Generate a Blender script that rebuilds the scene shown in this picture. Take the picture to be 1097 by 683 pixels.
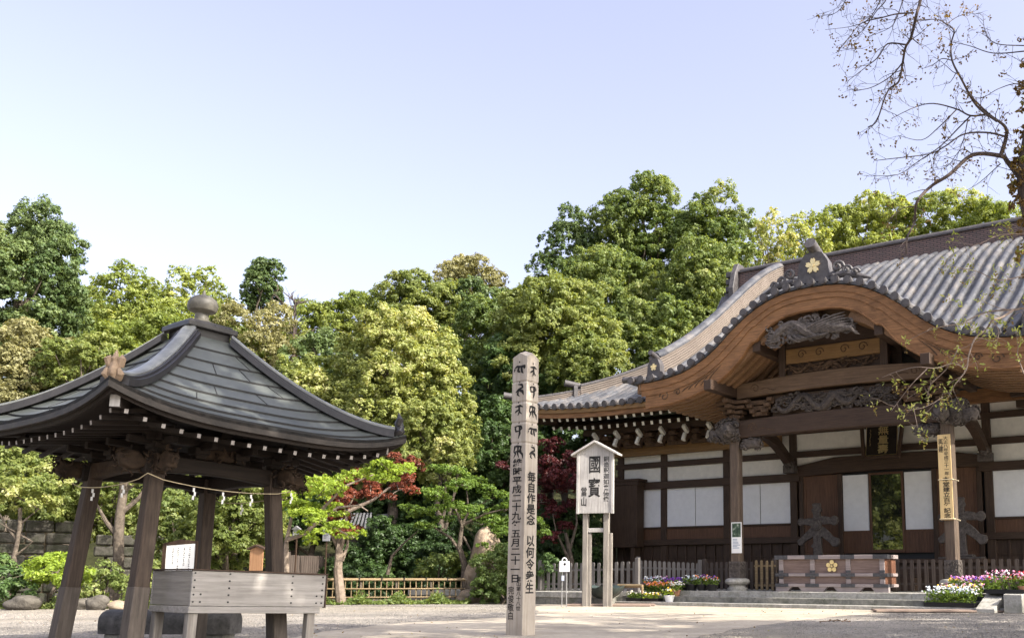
import bpy, math, random
import numpy as np
from math import sin, cos, pi, radians, sqrt, atan, atan2
for o in list(bpy.data.objects): bpy.data.objects.remove(o)
S = bpy.context.scene
rng = np.random.default_rng(7)
random.seed(7)

# ------------------------------------------------------------------ camera, sky, sun, exposure
F, PX, PY, HE = 1050.0, 690.0, 460.0, 1.0
PIT, ROLL = atan(156.2/1050), 0.002
_c, _s = cos(ROLL), sin(ROLL)
_r0 = np.array([1., 0, 0]); _f = np.array([0, cos(PIT), sin(PIT)]); _u0 = np.array([0, -sin(PIT), cos(PIT)])
_r = _c*_r0+_s*_u0; _u = -_s*_r0+_c*_u0
cam = bpy.data.cameras.new('camera'); camo = bpy.data.objects.new('camera', cam); S.collection.objects.link(camo)
from mathutils import Matrix, Vector
camo.matrix_world = Matrix(((_r[0], _u[0], -_f[0], 0), (_r[1], _u[1], -_f[1], 0), (_r[2], _u[2], -_f[2], HE), (0, 0, 0, 1)))
cam.sensor_width = 36; cam.lens = F/1097*36
cam.shift_x = (548.5-PX)/1097; cam.shift_y = (PY-341.5)/1097
cam.clip_start = .1; cam.clip_end = 3000
S.camera = camo

SUN_AZ = np.array([.84, -.54]); SUN_AZ /= np.linalg.norm(SUN_AZ); SUN_EL = radians(39)
world = bpy.data.worlds.new('World'); S.world = world; world.use_nodes = True
wn = world.node_tree; bg = wn.nodes['Background']
sky = wn.nodes.new('ShaderNodeTexSky'); sky.sky_type = 'NISHITA'; sky.sun_disc = False
sky.sun_elevation = SUN_EL; sky.sun_rotation = atan2(SUN_AZ[0], SUN_AZ[1])
sky.air_density = 1.0; sky.dust_density = 5.0; sky.ozone_density = 1.2; sky.altitude = 50
hs_ = wn.nodes.new('ShaderNodeHueSaturation'); hs_.inputs['Saturation'].default_value = .62; hs_.inputs['Hue'].default_value = .522
wn.links.new(sky.outputs[0], hs_.inputs['Color']); tn_ = wn.nodes.new('ShaderNodeMix'); tn_.data_type = 'RGBA'; tn_.blend_type = 'MULTIPLY'; tn_.inputs[0].default_value = 1.; tn_.inputs[7].default_value = (.97, .965, 1., 1)
wn.links.new(hs_.outputs[0], tn_.inputs[6]); wn.links.new(tn_.outputs[2], bg.inputs[0]); bg.inputs[1].default_value = .132
sl = bpy.data.lights.new('sun', 'SUN'); so = bpy.data.objects.new('sun', sl); S.collection.objects.link(so)
sl.energy = 2.9; sl.angle = radians(.5); sl.color = (1, .93, .82)
sd = Vector((SUN_AZ[0]*cos(SUN_EL), SUN_AZ[1]*cos(SUN_EL), sin(SUN_EL)))
so.rotation_euler = sd.to_track_quat('Z', 'Y').to_euler()
S.view_settings.view_transform = 'Standard'; S.view_settings.look = 'None'
S.view_settings.exposure = 1.66; S.view_settings.gamma = 1; S.view_settings.use_curve_mapping = False
S.render.engine = 'CYCLES'
S.cycles.max_bounces = 6; S.cycles.diffuse_bounces = 3; S.cycles.transparent_max_bounces = 8

# ------------------------------------------------------------------ positions read from the photograph
def ray(x, y): return _f+(x-PX)/F*_r+(PY-y)/F*_u
def at(x, y, Y):
    d = ray(x, y); return np.array([0, 0, HE])+d*(Y/d[1])
U = np.array([.83637025, -.54816494]); N = np.array([.54816494, .83637025]); M = np.array([6.40638845, 32.56438149])
HALL_RZ = atan2(U[1], U[0])
def hp(x, y, yl):                       # hall-local x, z of a photo point on the plane yl
    d = ray(x, y); o = np.array([0, 0, HE])
    t = (yl-((o[:2]-M)@N))/(d[:2]@N); p = o+t*d
    return (p[:2]-M)@U, p[2]
def hw(x, y, z=0): p = M+x*U+y*N; return np.array([p[0], p[1], z])

# ------------------------------------------------------------------ materials
def newmat(name):
    m = bpy.data.materials.new(name); m.use_nodes = True
    return m, m.node_tree, m.node_tree.nodes['Principled BSDF']
def nd(t, typ, **k):
    n = t.nodes.new(typ)
    for a, b in k.items(): setattr(n, a, b)
    return n
def coords(t, scale=(1, 1, 1), which='Object'):
    tc = nd(t, 'ShaderNodeTexCoord'); mp = nd(t, 'ShaderNodeMapping'); mp.inputs['Scale'].default_value = scale
    t.links.new(tc.outputs[which], mp.inputs['Vector']); return mp.outputs[0]
def noise(t, vec, scale, detail=4, rough=.6):
    n = nd(t, 'ShaderNodeTexNoise'); n.inputs['Scale'].default_value = scale; n.inputs['Detail'].default_value = detail
    n.inputs['Roughness'].default_value = rough; t.links.new(vec, n.inputs['Vector']); return n.outputs['Fac']
def ramp(t, fac, stops):
    r = nd(t, 'ShaderNodeValToRGB'); e = r.color_ramp.elements
    while len(e) < len(stops): e.new(.5)
    for i, (p, c) in enumerate(stops): e[i].position = p; e[i].color = (*c, 1)
    t.links.new(fac, r.inputs[0]); return r.outputs[0]
def mixc(t, a, b, fac, mode='MIX'):
    m = nd(t, 'ShaderNodeMix', data_type='RGBA', blend_type=mode)
    for sck, v in ((m.inputs[0], fac), (m.inputs[6], a), (m.inputs[7], b)):
        if hasattr(v, 'is_linked'): t.links.new(v, sck)
        else: sck.default_value = (*v, 1) if isinstance(v, tuple) else v
    return m.outputs[2]
def bump(t, p, h, strength=.3, dist=.02):
    b = nd(t, 'ShaderNodeBump'); b.inputs['Strength'].default_value = strength; b.inputs['Distance'].default_value = dist
    t.links.new(h, b.inputs['Height']); t.links.new(b.outputs[0], p.inputs['Normal'])
def wood(name, dark, light, axis=2, rough=.7, grain=14., spec=.3, stain=.35):
    m, t, p = newmat(name)
    sc = [1., 1., 1.]; sc[axis] = .05
    v = coords(t, tuple(sc)); g = noise(t, v, grain*2.2, 6, .7)
    col = ramp(t, g, [(.3, dark), (.7, light)])
    b = noise(t, coords(t), 1.7, 5, .65)
    col = mixc(t, col, tuple(x*.45 for x in dark), ramp(t, b, [(.45, (0, 0, 0)), (.8, (stain,)*3)]))
    t.links.new(col, p.inputs['Base Color']); p.inputs['Roughness'].default_value = rough
    p.inputs['Specular IOR Level'].default_value = spec
    bump(t, p, g, .35, .012); return m
def rough_mat(name, a, b, scale=6., rough=.85, bs=.4, bd=.02, spec=.25, c=None, metal=0.):
    m, t, p = newmat(name)
    v = coords(t); n1 = noise(t, v, scale, 8, .65); n2 = noise(t, v, scale*.23, 4, .6)
    col = ramp(t, n1, [(.32, a), (.68, b)])
    if c: col = mixc(t, col, c, ramp(t, n2, [(.48, (0, 0, 0)), (.66, (.75, .75, .75))]))
    else: col = mixc(t, col, tuple(x*.7 for x in a), ramp(t, n2, [(.5, (0, 0, 0)), (.75, (.6, .6, .6))]))
    t.links.new(col, p.inputs['Base Color']); p.inputs['Roughness'].default_value = rough
    p.inputs['Specular IOR Level'].default_value = spec; p.inputs['Metallic'].default_value = metal
    bump(t, p, n1, bs, bd); return m
def plain(name, c, rough=.6, metal=0., spec=.4, var=.06):
    m, t, p = newmat(name)
    n1 = noise(t, coords(t), 5, 5)
    t.links.new(ramp(t, n1, [(.3, tuple(x*(1-var*2) for x in c)), (.7, tuple(min(1, x*(1+var)) for x in c))]), p.inputs['Base Color'])
    p.inputs['Roughness'].default_value = rough; p.inputs['Metallic'].default_value = metal; p.inputs['Specular IOR Level'].default_value = spec
    return m
def leafmat(name, c1, c2, c3=None, trans=.35, rough=.5, spec=.35):
    m, t, p = newmat(name)
    a = nd(t, 'ShaderNodeAttribute', attribute_name='tint')
    stops = [(.1, c1), (.75, c2)]
    if c3: stops.append((.95, c3))
    col = ramp(t, a.outputs['Fac'], stops)
    t.links.new(col, p.inputs['Base Color']); p.inputs['Roughness'].default_value = rough; p.inputs['Specular IOR Level'].default_value = spec
    tr = nd(t, 'ShaderNodeBsdfTranslucent'); t.links.new(mixc(t, col, (1.5, 1.35, .55), 1., 'MULTIPLY'), tr.inputs[0])
    ms = nd(t, 'ShaderNodeMixShader'); ms.inputs[0].default_value = trans
    t.links.new(p.outputs[0], ms.inputs[1]); t.links.new(tr.outputs[0], ms.inputs[2])
    t.links.new(ms.outputs[0], t.nodes['Material Output'].inputs[0]); return m

MT = {}
MT['dark_x'] = wood('dark timber along x', (.030, .018, .012), (.075, .046, .030), 0, .65)
MT['dark_z'] = wood('dark timber upright', (.030, .018, .012), (.078, .048, .031), 2, .65)
MT['dark_y'] = wood('dark timber along y', (.030, .018, .012), (.075, .046, .030), 1, .65)
MT['post_z'] = wood('weathered porch post', (.060, .042, .032), (.155, .115, .085), 2, .75)
MT['brown_x'] = wood('warm brown timber', (.105, .052, .024), (.34, .175, .078), 0, .65, 15, .25, .6)
MT['gold_x'] = wood('golden brown timber', (.14, .078, .03), (.27, .16, .066), 0, .6, 9)
MT['brown_y'] = wood('warm brown rafters', (.14, .078, .040), (.29, .17, .09), 1, .65)
MT['red_z'] = wood('reddish brown boards', (.070, .034, .020), (.145, .075, .042), 2, .6)
MT['carve'] = rough_mat('dark grey carved wood', (.045, .038, .034), (.14, .12, .108), 9, .8, .7, .03)
MT['carve_d'] = rough_mat('dark carved relief', (.036, .029, .025), (.105, .088, .076), 9, .8, .6, .03)
MT['carve_b'] = rough_mat('brown carved wood', (.045, .028, .018), (.13, .08, .048), 9, .8, .6, .03)
MT['white'] = plain('white plaster', (.74, .75, .76), .8, var=.03)
MT['cream'] = plain('cream plaster', (.70, .68, .62), .85, var=.05)
MT['tip'] = plain('white painted timber ends', (.72, .69, .60), .8, var=.1)
MT['tile'] = rough_mat('grey roof tile', (.040, .042, .049), (.092, .095, .106), 5, .5, .25, .01, .35, (.12, .11, .105))
t_ = MT['tile'].node_tree; p_ = t_.nodes['Principled BSDF']; lk = p_.inputs['Base Color'].links[0].from_socket
sn = nd(t_, 'ShaderNodeVectorMath', operation='SNAP'); sn.inputs[1].default_value = (.43, .6, 50.); t_.links.new(coords(t_), sn.inputs[0])
wn_ = nd(t_, 'ShaderNodeTexWhiteNoise'); t_.links.new(sn.outputs[0], wn_.inputs['Vector'])
t_.links.new(mixc(t_, lk, ramp(t_, wn_.outputs['Value'], [(0., (.62, .62, .63)), (.7, (1.05, 1.04, 1.02)), (1., (1.35, 1.32, 1.25))]), 1., 'MULTIPLY'), p_.inputs['Base Color'])
MT['tile_d'] = rough_mat('dark ridge tile', (.045, .040, .041), (.10, .092, .092), 7, .55, .4, .01, .4)
MT['gold'] = plain('gilded metal', (.86, .68, .34), .4, .8)
MT['black'] = plain('black', (.012, .012, .013), .5)
MT['ink'] = plain('black ink', (.014, .013, .013), .8)
MT['stone'] = rough_mat('pale granite', (.26, .25, .225), (.46, .44, .40), 14, .85, .4, .01, .3, (.20, .20, .165))
MT['stone_d'] = rough_mat('dark stained stone', (.11, .11, .10), (.26, .25, .22), 10, .85, .5, .015, .3, (.08, .085, .065))
MT['stone_w'] = rough_mat('mossy dark wall stone', (.030, .028, .023), (.085, .08, .068), 6, .95, .9, .04, .15, (.025, .03, .015))
MT['rock'] = rough_mat('brown boulder rock', (.17, .125, .088), (.38, .30, .22), 3.2, .9, .9, .08, .25, (.14, .13, .10))
MT['rock_g'] = rough_mat('grey garden rock', (.06, .054, .046), (.15, .135, .115), 4, .9, 1., .08, .25)
MT['grey_z'] = wood('silvery weathered wood upright', (.13, .115, .10), (.30, .275, .245), 2, .8, 10)
MT['grey_x'] = wood('silvery weathered wood along x', (.19, .175, .16), (.36, .34, .315), 0, .8, 8)
MT['grey_y'] = wood('silvery weathered wood along y', (.17, .155, .135), (.30, .28, .25), 1, .8, 8)
MT['umber_x'] = wood('umber beam', (.070, .042, .024), (.165, .105, .062), 0, .65, 9)
MT['umber_z'] = wood('umber carved back', (.05, .03, .018), (.11, .068, .04), 0, .65, 9)
MT['pale_z'] = wood('pale bare cedar', (.31, .265, .215), (.50, .445, .38), 2, .75, 9, .25, .4)
MT['sign_z'] = wood('pale sign boards', (.29, .275, .26), (.47, .45, .43), 2, .8, 9, .25, .45)
MT['yellow_z'] = wood('yellow new wood', (.62, .44, .20), (.78, .58, .29), 2, .6, 9, .3, .1)
MT['bamboo'] = wood('tan bamboo', (.14, .098, .05), (.28, .21, .12), 0, .6, 9, .3)
MT['bark'] = rough_mat('grey brown bark', (.06, .048, .038), (.17, .14, .11), 7, .95, 1., .04, .15)
MT['bark_p'] = rough_mat('pale bark', (.13, .10, .078), (.29, .235, .185), 7, .9, .9, .03, .2)
MT['twig'] = rough_mat('dark twig bark', (.060, .048, .045), (.13, .10, .09), 9, .9, .4, .01, .2)
MT['soil'] = rough_mat('dark soil', (.03, .024, .016), (.075, .06, .04), 5, .95, .6, .05, .1)
MT['terracotta'] = plain('brown clay', (.33, .17, .10), .7)

# leaves
LM = {}
LM['deep'] = leafmat('deep green leaves', (.065, .11, .036), (.165, .220, .080), (.28, .32, .15), .36)
LM['mid'] = leafmat('mid green leaves', (.095, .145, .038), (.225, .275, .085), (.38, .40, .19), .44)
LM['olive'] = leafmat('yellow olive leaves', (.13, .172, .042), (.31, .345, .110), (.52, .51, .27), .44)
LM['lime'] = leafmat('fresh yellow green leaves', (.16, .21, .045), (.33, .375, .105), (.48, .49, .20), .46)
LM['bright'] = leafmat('bright spring leaves', (.14, .21, .022), (.29, .39, .050), (.40, .50, .09), .45)
LM['tan'] = leafmat('tan new leaves', (.16, .155, .065), (.32, .31, .15), (.46, .43, .25), .38)
LM['red'] = leafmat('red maple leaves', (.075, .020, .012), (.21, .055, .028), (.30, .10, .05), .3)
LM['wine'] = leafmat('dark red maple leaves', (.040, .008, .010), (.115, .022, .024), (.16, .04, .035), .3)
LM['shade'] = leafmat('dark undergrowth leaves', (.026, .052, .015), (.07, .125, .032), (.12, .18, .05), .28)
LM['maple'] = leafmat('green maple leaves', (.075, .135, .022), (.16, .245, .042), (.25, .34, .07), .42)
LM['vine'] = leafmat('bronze vine leaves', (.12, .07, .03), (.22, .15, .05), (.26, .28, .07), .4)

# ------------------------------------------------------------------ mesh helpers
class MB:
    def __init__(s): s.v = []; s.f = []; s.m = []
    def add(s, V, Fc, m=0):
        b = len(s.v); s.v.extend([tuple(map(float, p)) for p in V])
        for f in Fc: s.f.append([b+i for i in f]); s.m.append(m)
        return s
    def box(s, c, d, rz=0, m=0, tilt=None):
        c = np.array(c, float); h = np.array(d, float)/2
        P = np.array([[x, y, z] for z in (-1, 1) for y in (-1, 1) for x in (-1, 1)])*h
        if tilt is not None: P = P@np.array(tilt).T
        if rz: P = P@np.array([[cos(rz), sin(rz), 0], [-sin(rz), cos(rz), 0], [0, 0, 1]])
        return s.add(P+c, [(0, 2, 3, 1), (4, 5, 7, 6), (0, 1, 5, 4), (2, 6, 7, 3), (0, 4, 6, 2), (1, 3, 7, 5)], m)
    def bx(s, x0, x1, y0, y1, z0, z1, m=0): return s.box(((x0+x1)/2, (y0+y1)/2, (z0+z1)/2), (x1-x0, y1-y0, z1-z0), 0, m)
    def bar(s, a, b, w, h, m=0, up=(0, 0, 1), w2=None, h2=None, capm=None):
        a = np.array(a, float); b = np.array(b, float); t = b-a; t /= np.linalg.norm(t)
        sd_ = np.cross(t, up); sd_ /= np.linalg.norm(sd_); u2 = np.cross(sd_, t)
        w2 = w2 or w; h2 = h2 or h
        V = [a-sd_*w/2-u2*h/2, a+sd_*w/2-u2*h/2, a+sd_*w/2+u2*h/2, a-sd_*w/2+u2*h/2,
             b-sd_*w2/2-u2*h2/2, b+sd_*w2/2-u2*h2/2, b+sd_*w2/2+u2*h2/2, b-sd_*w2/2+u2*h2/2]
        s.add(V, [(4, 5, 6, 7), (0, 1, 5, 4), (1, 2, 6, 5), (2, 3, 7, 6), (3, 0, 4, 7)], m)
        s.f.append([len(s.v)-8+i for i in (0, 3, 2, 1)]); s.m.append(m if capm is None else capm)
        return s
    def tube(s, P, R, n=8, m=0, caps=True, sq=(1, 1)):
        P = [np.array(p, float) for p in P]; k = len(P)
        if not hasattr(R, '__len__'): R = [R]*k
        V = []; prev = None
        for i in range(k):
            t = P[min(i+1, k-1)]-P[max(i-1, 0)]; t = t/(np.linalg.norm(t)+1e-9)
            if prev is None:
                a = np.array([0, 0, 1.]) if abs(t[2]) < .9 else np.array([1., 0, 0])
            else: a = prev
            e1 = a-t*(a@t); e1 /= np.linalg.norm(e1)+1e-9; e2 = np.cross(t, e1); prev = e1
            for j in range(n):
                an = 2*pi*j/n; V.append(P[i]+R[i]*(cos(an)*e1*sq[0]+sin(an)*e2*sq[1]))
        Fc = [(i*n+j, i*n+(j+1) % n, (i+1)*n+(j+1) % n, (i+1)*n+j) for i in range(k-1) for j in range(n)]
        if caps: Fc += [tuple(range(n))[::-1], tuple((k-1)*n+j for j in range(n))]
        return s.add(V, Fc, m)
    def lathe(s, prof, c=(0, 0, 0), n=20, m=0, sx=1, sy=1):
        V = [(c[0]+r*cos(2*pi*j/n)*sx, c[1]+r*sin(2*pi*j/n)*sy, c[2]+z) for r, z in prof for j in range(n)]
        k = len(prof)
        Fc = [(i*n+j, i*n+(j+1) % n, (i+1)*n+(j+1) % n, (i+1)*n+j) for i in range(k-1) for j in range(n)]
        Fc += [tuple(range(n))[::-1], tuple((k-1)*n+j for j in range(n))]
        return s.add(V, Fc, m)
    def prism(s, poly, o, ex, ey, ez, d, m=0):
        o, ex, ey, ez = [np.array(q, float) for q in (o, ex, ey, ez)]; n = len(poly)
        A = [o+ex*x+ey*y for x, y in poly]; B = [p+ez*d for p in A]
        Fc = [tuple(range(n)), tuple(range(2*n-1, n-1, -1))]+[(i, i+n, (i+1) % n+n, (i+1) % n) for i in range(n)]
        return s.add(A+B, Fc, m)
    def grid(s, P, m=0, flip=False):
        P = np.array(P); a, b = P.shape[:2]
        Fc = [(i*b+j, (i+1)*b+j, (i+1)*b+j+1, i*b+j+1) for i in range(a-1) for j in range(b-1)]
        if flip: Fc = [f[::-1] for f in Fc]
        return s.add(P.reshape(-1, 3), Fc, m)
    def sweep(s, sec, path, side, up, m=0, caps=True):
        n = len(sec); k = len(path); V = []
        for p, sd_, u2 in zip(path, side, up): V += [np.array(p)+np.array(sd_)*a+np.array(u2)*b for a, b in sec]
        Fc = [(i*n+j, i*n+(j+1) % n, (i+1)*n+(j+1) % n, (i+1)*n+j) for i in range(k-1) for j in range(n)]
        if caps: Fc += [tuple(range(n))[::-1], tuple((k-1)*n+j for j in range(n))]
        return s.add(V, Fc, m)
    def build(s, name, mats, parent=None, smooth=False, bevel=0., fix=True):
        me = bpy.data.meshes.new(name); me.from_pydata(s.v, [], s.f)
        mats = mats if isinstance(mats, (list, tuple)) else [mats]
        for m_ in mats: me.materials.append(m_ if not isinstance(m_, str) else MT[m_])
        me.polygons.foreach_set('material_index', np.array(s.m, dtype=np.int32))
        if fix:
            import bmesh
            bm = bmesh.new(); bm.from_mesh(me); bmesh.ops.recalc_face_normals(bm, faces=bm.faces); bm.to_mesh(me); bm.free()
        if smooth:
            me.polygons.foreach_set('use_smooth', np.ones(len(me.polygons), bool))
            if smooth != 'all':
                try: me.set_sharp_from_angle(angle=radians(40))
                except Exception: pass
        me.update()
        o = bpy.data.objects.new(name, me); S.collection.objects.link(o)
        if parent is not None: o.parent = parent
        if bevel:
            b = o.modifiers.new('edge', 'BEVEL'); b.width = bevel; b.segments = 1; b.limit_method = 'ANGLE'; b.angle_limit = radians(50)
        return o
def tag(o, label, cat, group=None, kind=None):
    if label: o['label'] = label
    if cat: o['category'] = cat
    if group: o['group'] = group
    if kind: o['kind'] = kind
    return o
def thing(name, label, cat, loc=(0, 0, 0), rz=0., group=None, rot=None):
    o = bpy.data.objects.new(name, None); S.collection.objects.link(o); o.empty_display_size = .3
    o.location = tuple(map(float, loc)); o.rotation_euler = rot if rot else (0, 0, rz)
    return tag(o, label, cat, group)
def structure(o): o['kind'] = 'structure'; return o

# text laid out as flat lettering on a frame (origin, x direction, up direction)
_txt = {}
def text_geo(body, spacing=1., bold=.012, aspect=1.):
    cu = bpy.data.curves.new('lettering', 'FONT'); cu.body = body; cu.align_x = 'CENTER'; cu.space_line = spacing
    cu.offset = bold; cu.size = 1; cu.resolution_u = 3
    o = bpy.data.objects.new('lettering', cu); S.collection.objects.link(o)
    dg = bpy.context.evaluated_depsgraph_get(); me = bpy.data.meshes.new_from_object(o.evaluated_get(dg))
    V = np.array([v.co[:2] for v in me.vertices]); Fc = [tuple(p.vertices) for p in me.polygons]
    bpy.data.objects.remove(o); bpy.data.curves.remove(cu); bpy.data.meshes.remove(me)
    return V, Fc
def put_text(mb, body, o, ex, ey, size, spacing=1., bold=.015, wx=1., h=None, m=0):
    """column of characters; o is the top centre of the column; h: total height to fit"""
    V, Fc = text_geo(body, spacing, bold)
    if len(V) == 0: return
    y1, y0 = V[:, 1].max(), V[:, 1].min(); xc = (V[:, 0].max()+V[:, 0].min())/2
    k = size if h is None else h/(y1-y0)
    o, ex, ey = np.array(o), np.array(ex), np.array(ey)
    P = [o+ex*((x-xc)*size*wx)+ey*((y-y1)*k) for x, y in V]
    mb.add(P, Fc, m)
def brush(mb, pts, o, ex, ey, m=0):
    """one ink stroke: (x, y, width) points"""
    o, ex, ey = np.array(o), np.array(ex), np.array(ey)
    Q = []
    for i in range(len(pts)-1):
        for k in range(4):
            a = k/4.; Q.append([pts[i][j]*(1-a)+pts[i+1][j]*a for j in range(3)])
    Q.append(list(pts[-1])); Q = np.array(Q); V = []
    for i in range(len(Q)):
        t = Q[min(i+1, len(Q)-1), :2]-Q[max(i-1, 0), :2]; t /= np.linalg.norm(t)+1e-9
        n_ = np.array([-t[1], t[0]])*Q[i, 2]/2
        for q in (Q[i, :2]+n_, Q[i, :2]-n_): V.append(o+ex*q[0]+ey*q[1])
    mb.add(V, [(2*i, 2*i+1, 2*i+3, 2*i+2) for i in range(len(Q)-1)], m)

# ------------------------------------------------------------------ foliage
def leaf_mesh(name, C, Nn, L, W, tint, mat, parent):
    n = len(C)
    T = rng.normal(size=(n, 3)); T -= Nn*(T*Nn).sum(1, keepdims=True); T /= np.linalg.norm(T, axis=1, keepdims=True)+1e-9
    B = np.cross(Nn, T); L = np.asarray(L).reshape(-1, 1)*np.ones((n, 1)); W = np.asarray(W).reshape(-1, 1)*np.ones((n, 1))
    V = np.empty((n, 4, 3)); V[:, 0] = C-T*L/2; V[:, 1] = C+B*W/2-T*L*.06+Nn*W*.12; V[:, 2] = C+T*L/2; V[:, 3] = C-B*W/2-T*L*.06+Nn*W*.12
    me = bpy.data.meshes.new(name); me.vertices.add(4*n); me.vertices.foreach_set('co', V.ravel())
    me.loops.add(4*n); me.loops.foreach_set('vertex_index', np.arange(4*n, dtype=np.int32))
    me.polygons.add(n); me.polygons.foreach_set('loop_start', np.arange(0, 4*n, 4, dtype=np.int32))
    a = me.attributes.new('tint', 'FLOAT', 'POINT'); a.data.foreach_set('value', np.repeat(np.clip(tint, 0, 1), 4).astype(np.float32))
    me.materials.append(mat); me.update(calc_edges=True)
    o = bpy.data.objects.new(name, me); S.collection.objects.link(o)
    if parent is not None: o.parent = parent
    return o
NLEAF = [0]
def crown_points(lumps, leaf, cover=1.5, puff=.3, loose=.35, flat=0., base=.5):
    """lumps: (centre, radii). Leaves sit on small puffs on the lumps' surfaces."""
    Cs, Ns, Ts = [], [], []
    for c, r in lumps:
        c = np.array(c, float); r = np.array(r, float); rm = float(np.prod(r)**(1/3))
        lt = rng.normal(0, .13)
        k = max(6, int(2.2/puff**2)); d = rng.normal(size=(k, 3)); d /= np.linalg.norm(d, axis=1, keepdims=True)
        d[:, 2] = np.where(d[:, 2] < -.45, -d[:, 2], d[:, 2])
        pc = c+d*r*rng.uniform(.62, 1.02, (k, 1)); pr = rm*puff*rng.uniform(.65, 1.35, k)
        pt = rng.normal(0, .10, k)
        area = 4*pi*rm*rm; n = int(cover*area/(leaf*leaf*.33))
        i = rng.integers(0, k, n); e = rng.normal(size=(n, 3)); e /= np.linalg.norm(e, axis=1, keepdims=True)
        e = e+d[i]*.7; e /= np.linalg.norm(e, axis=1, keepdims=True)
        P = pc[i]+e*(pr[i]*rng.uniform(.35, 1.25, n)).reshape(-1, 1)*np.array([1, 1, .75-flat*.4])
        nn = e+rng.normal(0, loose, (n, 3))+np.array([.12, -.12, .45]); nn /= np.linalg.norm(nn, axis=1, keepdims=True)
        Cs.append(P); Ns.append(nn); Ts.append(base+lt+pt[i]+rng.normal(0, .13, n))
    return np.concatenate(Cs), np.concatenate(Ns), np.concatenate(Ts)
def lumps_in(c, r, k, size=.42, seed=None):
    c = np.array(c, float); r = np.array(r, float); out = []
    for j in range(k):
        for _ in range(30):
            d = rng.normal(size=3); d /= np.linalg.norm(d)
            if d[2] < -.55: continue
            p = c+d*r*rng.uniform(.45, .80)
            if all(np.linalg.norm((p-q)/r) > .30 for q, _r in out): break
        s_ = size*rng.uniform(.72, 1.2)
        out.append((p, (r[0]*s_, r[1]*s_, r[2]*s_*.92)))
    return out
def limbs(mb, base, top, r0, lumps, n=10, m=0, wob=.25):
    base = np.array(base, float); top = np.array(top, float); path = []
    for i in range(6):
        a = i/5; p = base*(1-a)+top*a; p[:2] += rng.normal(0, wob*.35, 2)*(0 if i == 0 else 1); path.append(p)
    mb.tube(path, [r0*(1.35 if i == 0 else 1-.75*i/5) for i in range(6)], 9, m)
    order = rng.permutation(len(lumps))[:n]
    for i in order:
        tgt = np.array(lumps[i][0]); a = rng.uniform(.35, .95); s_ = base*(1-a)+top*a
        j = min(4, int(a*5)); s_ = path[j]*(1-(a*5-j))+path[j+1]*(a*5-j)
        mid = (s_+tgt)/2+rng.normal(0, wob, 3)+np.array([0, 0, .1*np.linalg.norm(tgt-s_)])
        mb.tube([s_, mid, tgt], [r0*.38, r0*.22, r0*.07], 6, m)
def hill_z(x, y):
    x = np.asarray(x, float); y = np.asarray(y, float)
    # garden line: behind it the ground climbs
    edge = 40.0+0.06*np.clip(x, -60, 20)+np.where(x > 2, (x-2)*.55, 0)
    t = np.clip((y-edge-3)/34, 0, 1)
    return 11.*t*t*(3-2*t)
def tree(name, label, cat, Y, ell=None, lumps_px=None, mat='mid', leaf=.24, k=12, cover=1.25, size=.42, puff=.3, trunk_px=None, bark='bark',
         r0=.22, group=None, base=.5, ydep=1., loose=.35, nb=9, flat=0., world_lumps=None, base_z=None, partname='crown'):
    L = []
    if world_lumps: L = world_lumps
    elif ell:
        x, y, rx, ry = ell; c = at(x, y, Y); s_ = Y/F
        c[2] -= ry*s_*.55
        L = lumps_in(c, (rx*s_*1.02, max(rx, ry)*s_*ydep*.9, ry*s_*1.6), int(k*1.7), size*.86); leaf = leaf*.62; cover = cover*1.05; puff = puff*.74; loose = loose*1.5
        L += [(c+np.array([rng.normal(0, .3)*rx*s_, .2*rx*s_, -ry*s_*rng.uniform(.2, 1.0)]), (rx*s_*.5, rx*s_*.4, ry*s_*.6)) for _ in range(3)]
    else:
        for q in lumps_px:
            x, y, rx, ry = q[:4]; dy = q[4] if len(q) > 4 else rng.uniform(-.8, .8); Yq = Y+dy
            c = at(x, y, Yq); s_ = Yq/F; L.append((c, (rx*s_, (rx+ry)/2*s_*ydep, ry*s_)))
    cx = np.mean([l[0] for l in L], axis=0)
    bx_ = cx[:2].copy() if trunk_px is None else at(trunk_px, 600, Y)[:2]
    bz = float(hill_z(bx_[0], bx_[1]))-.1 if base_z is None else base_z
    t = thing(name, label, cat, (bx_[0], bx_[1], bz), 0, group)
    off = np.array([bx_[0], bx_[1], bz]); L = [(np.array(c)-off, r) for c, r in L]
    mb = MB(); limbs(mb, (0, 0, 0), cx-off+np.array([0, 0, .2]), r0, L, nb); mb.build('trunk', MT[bark], t, True)
    C, Nn, T = crown_points(L, leaf, cover, puff, loose, flat, base)
    n = len(C); NLEAF[0] += n
    vs_ = rng.uniform(.5, 1.55, n); leaf_mesh(partname, C, Nn, leaf*vs_, leaf*.52*vs_*rng.uniform(.7, 1.3, n), T, LM[mat], t)
    return t

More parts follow.
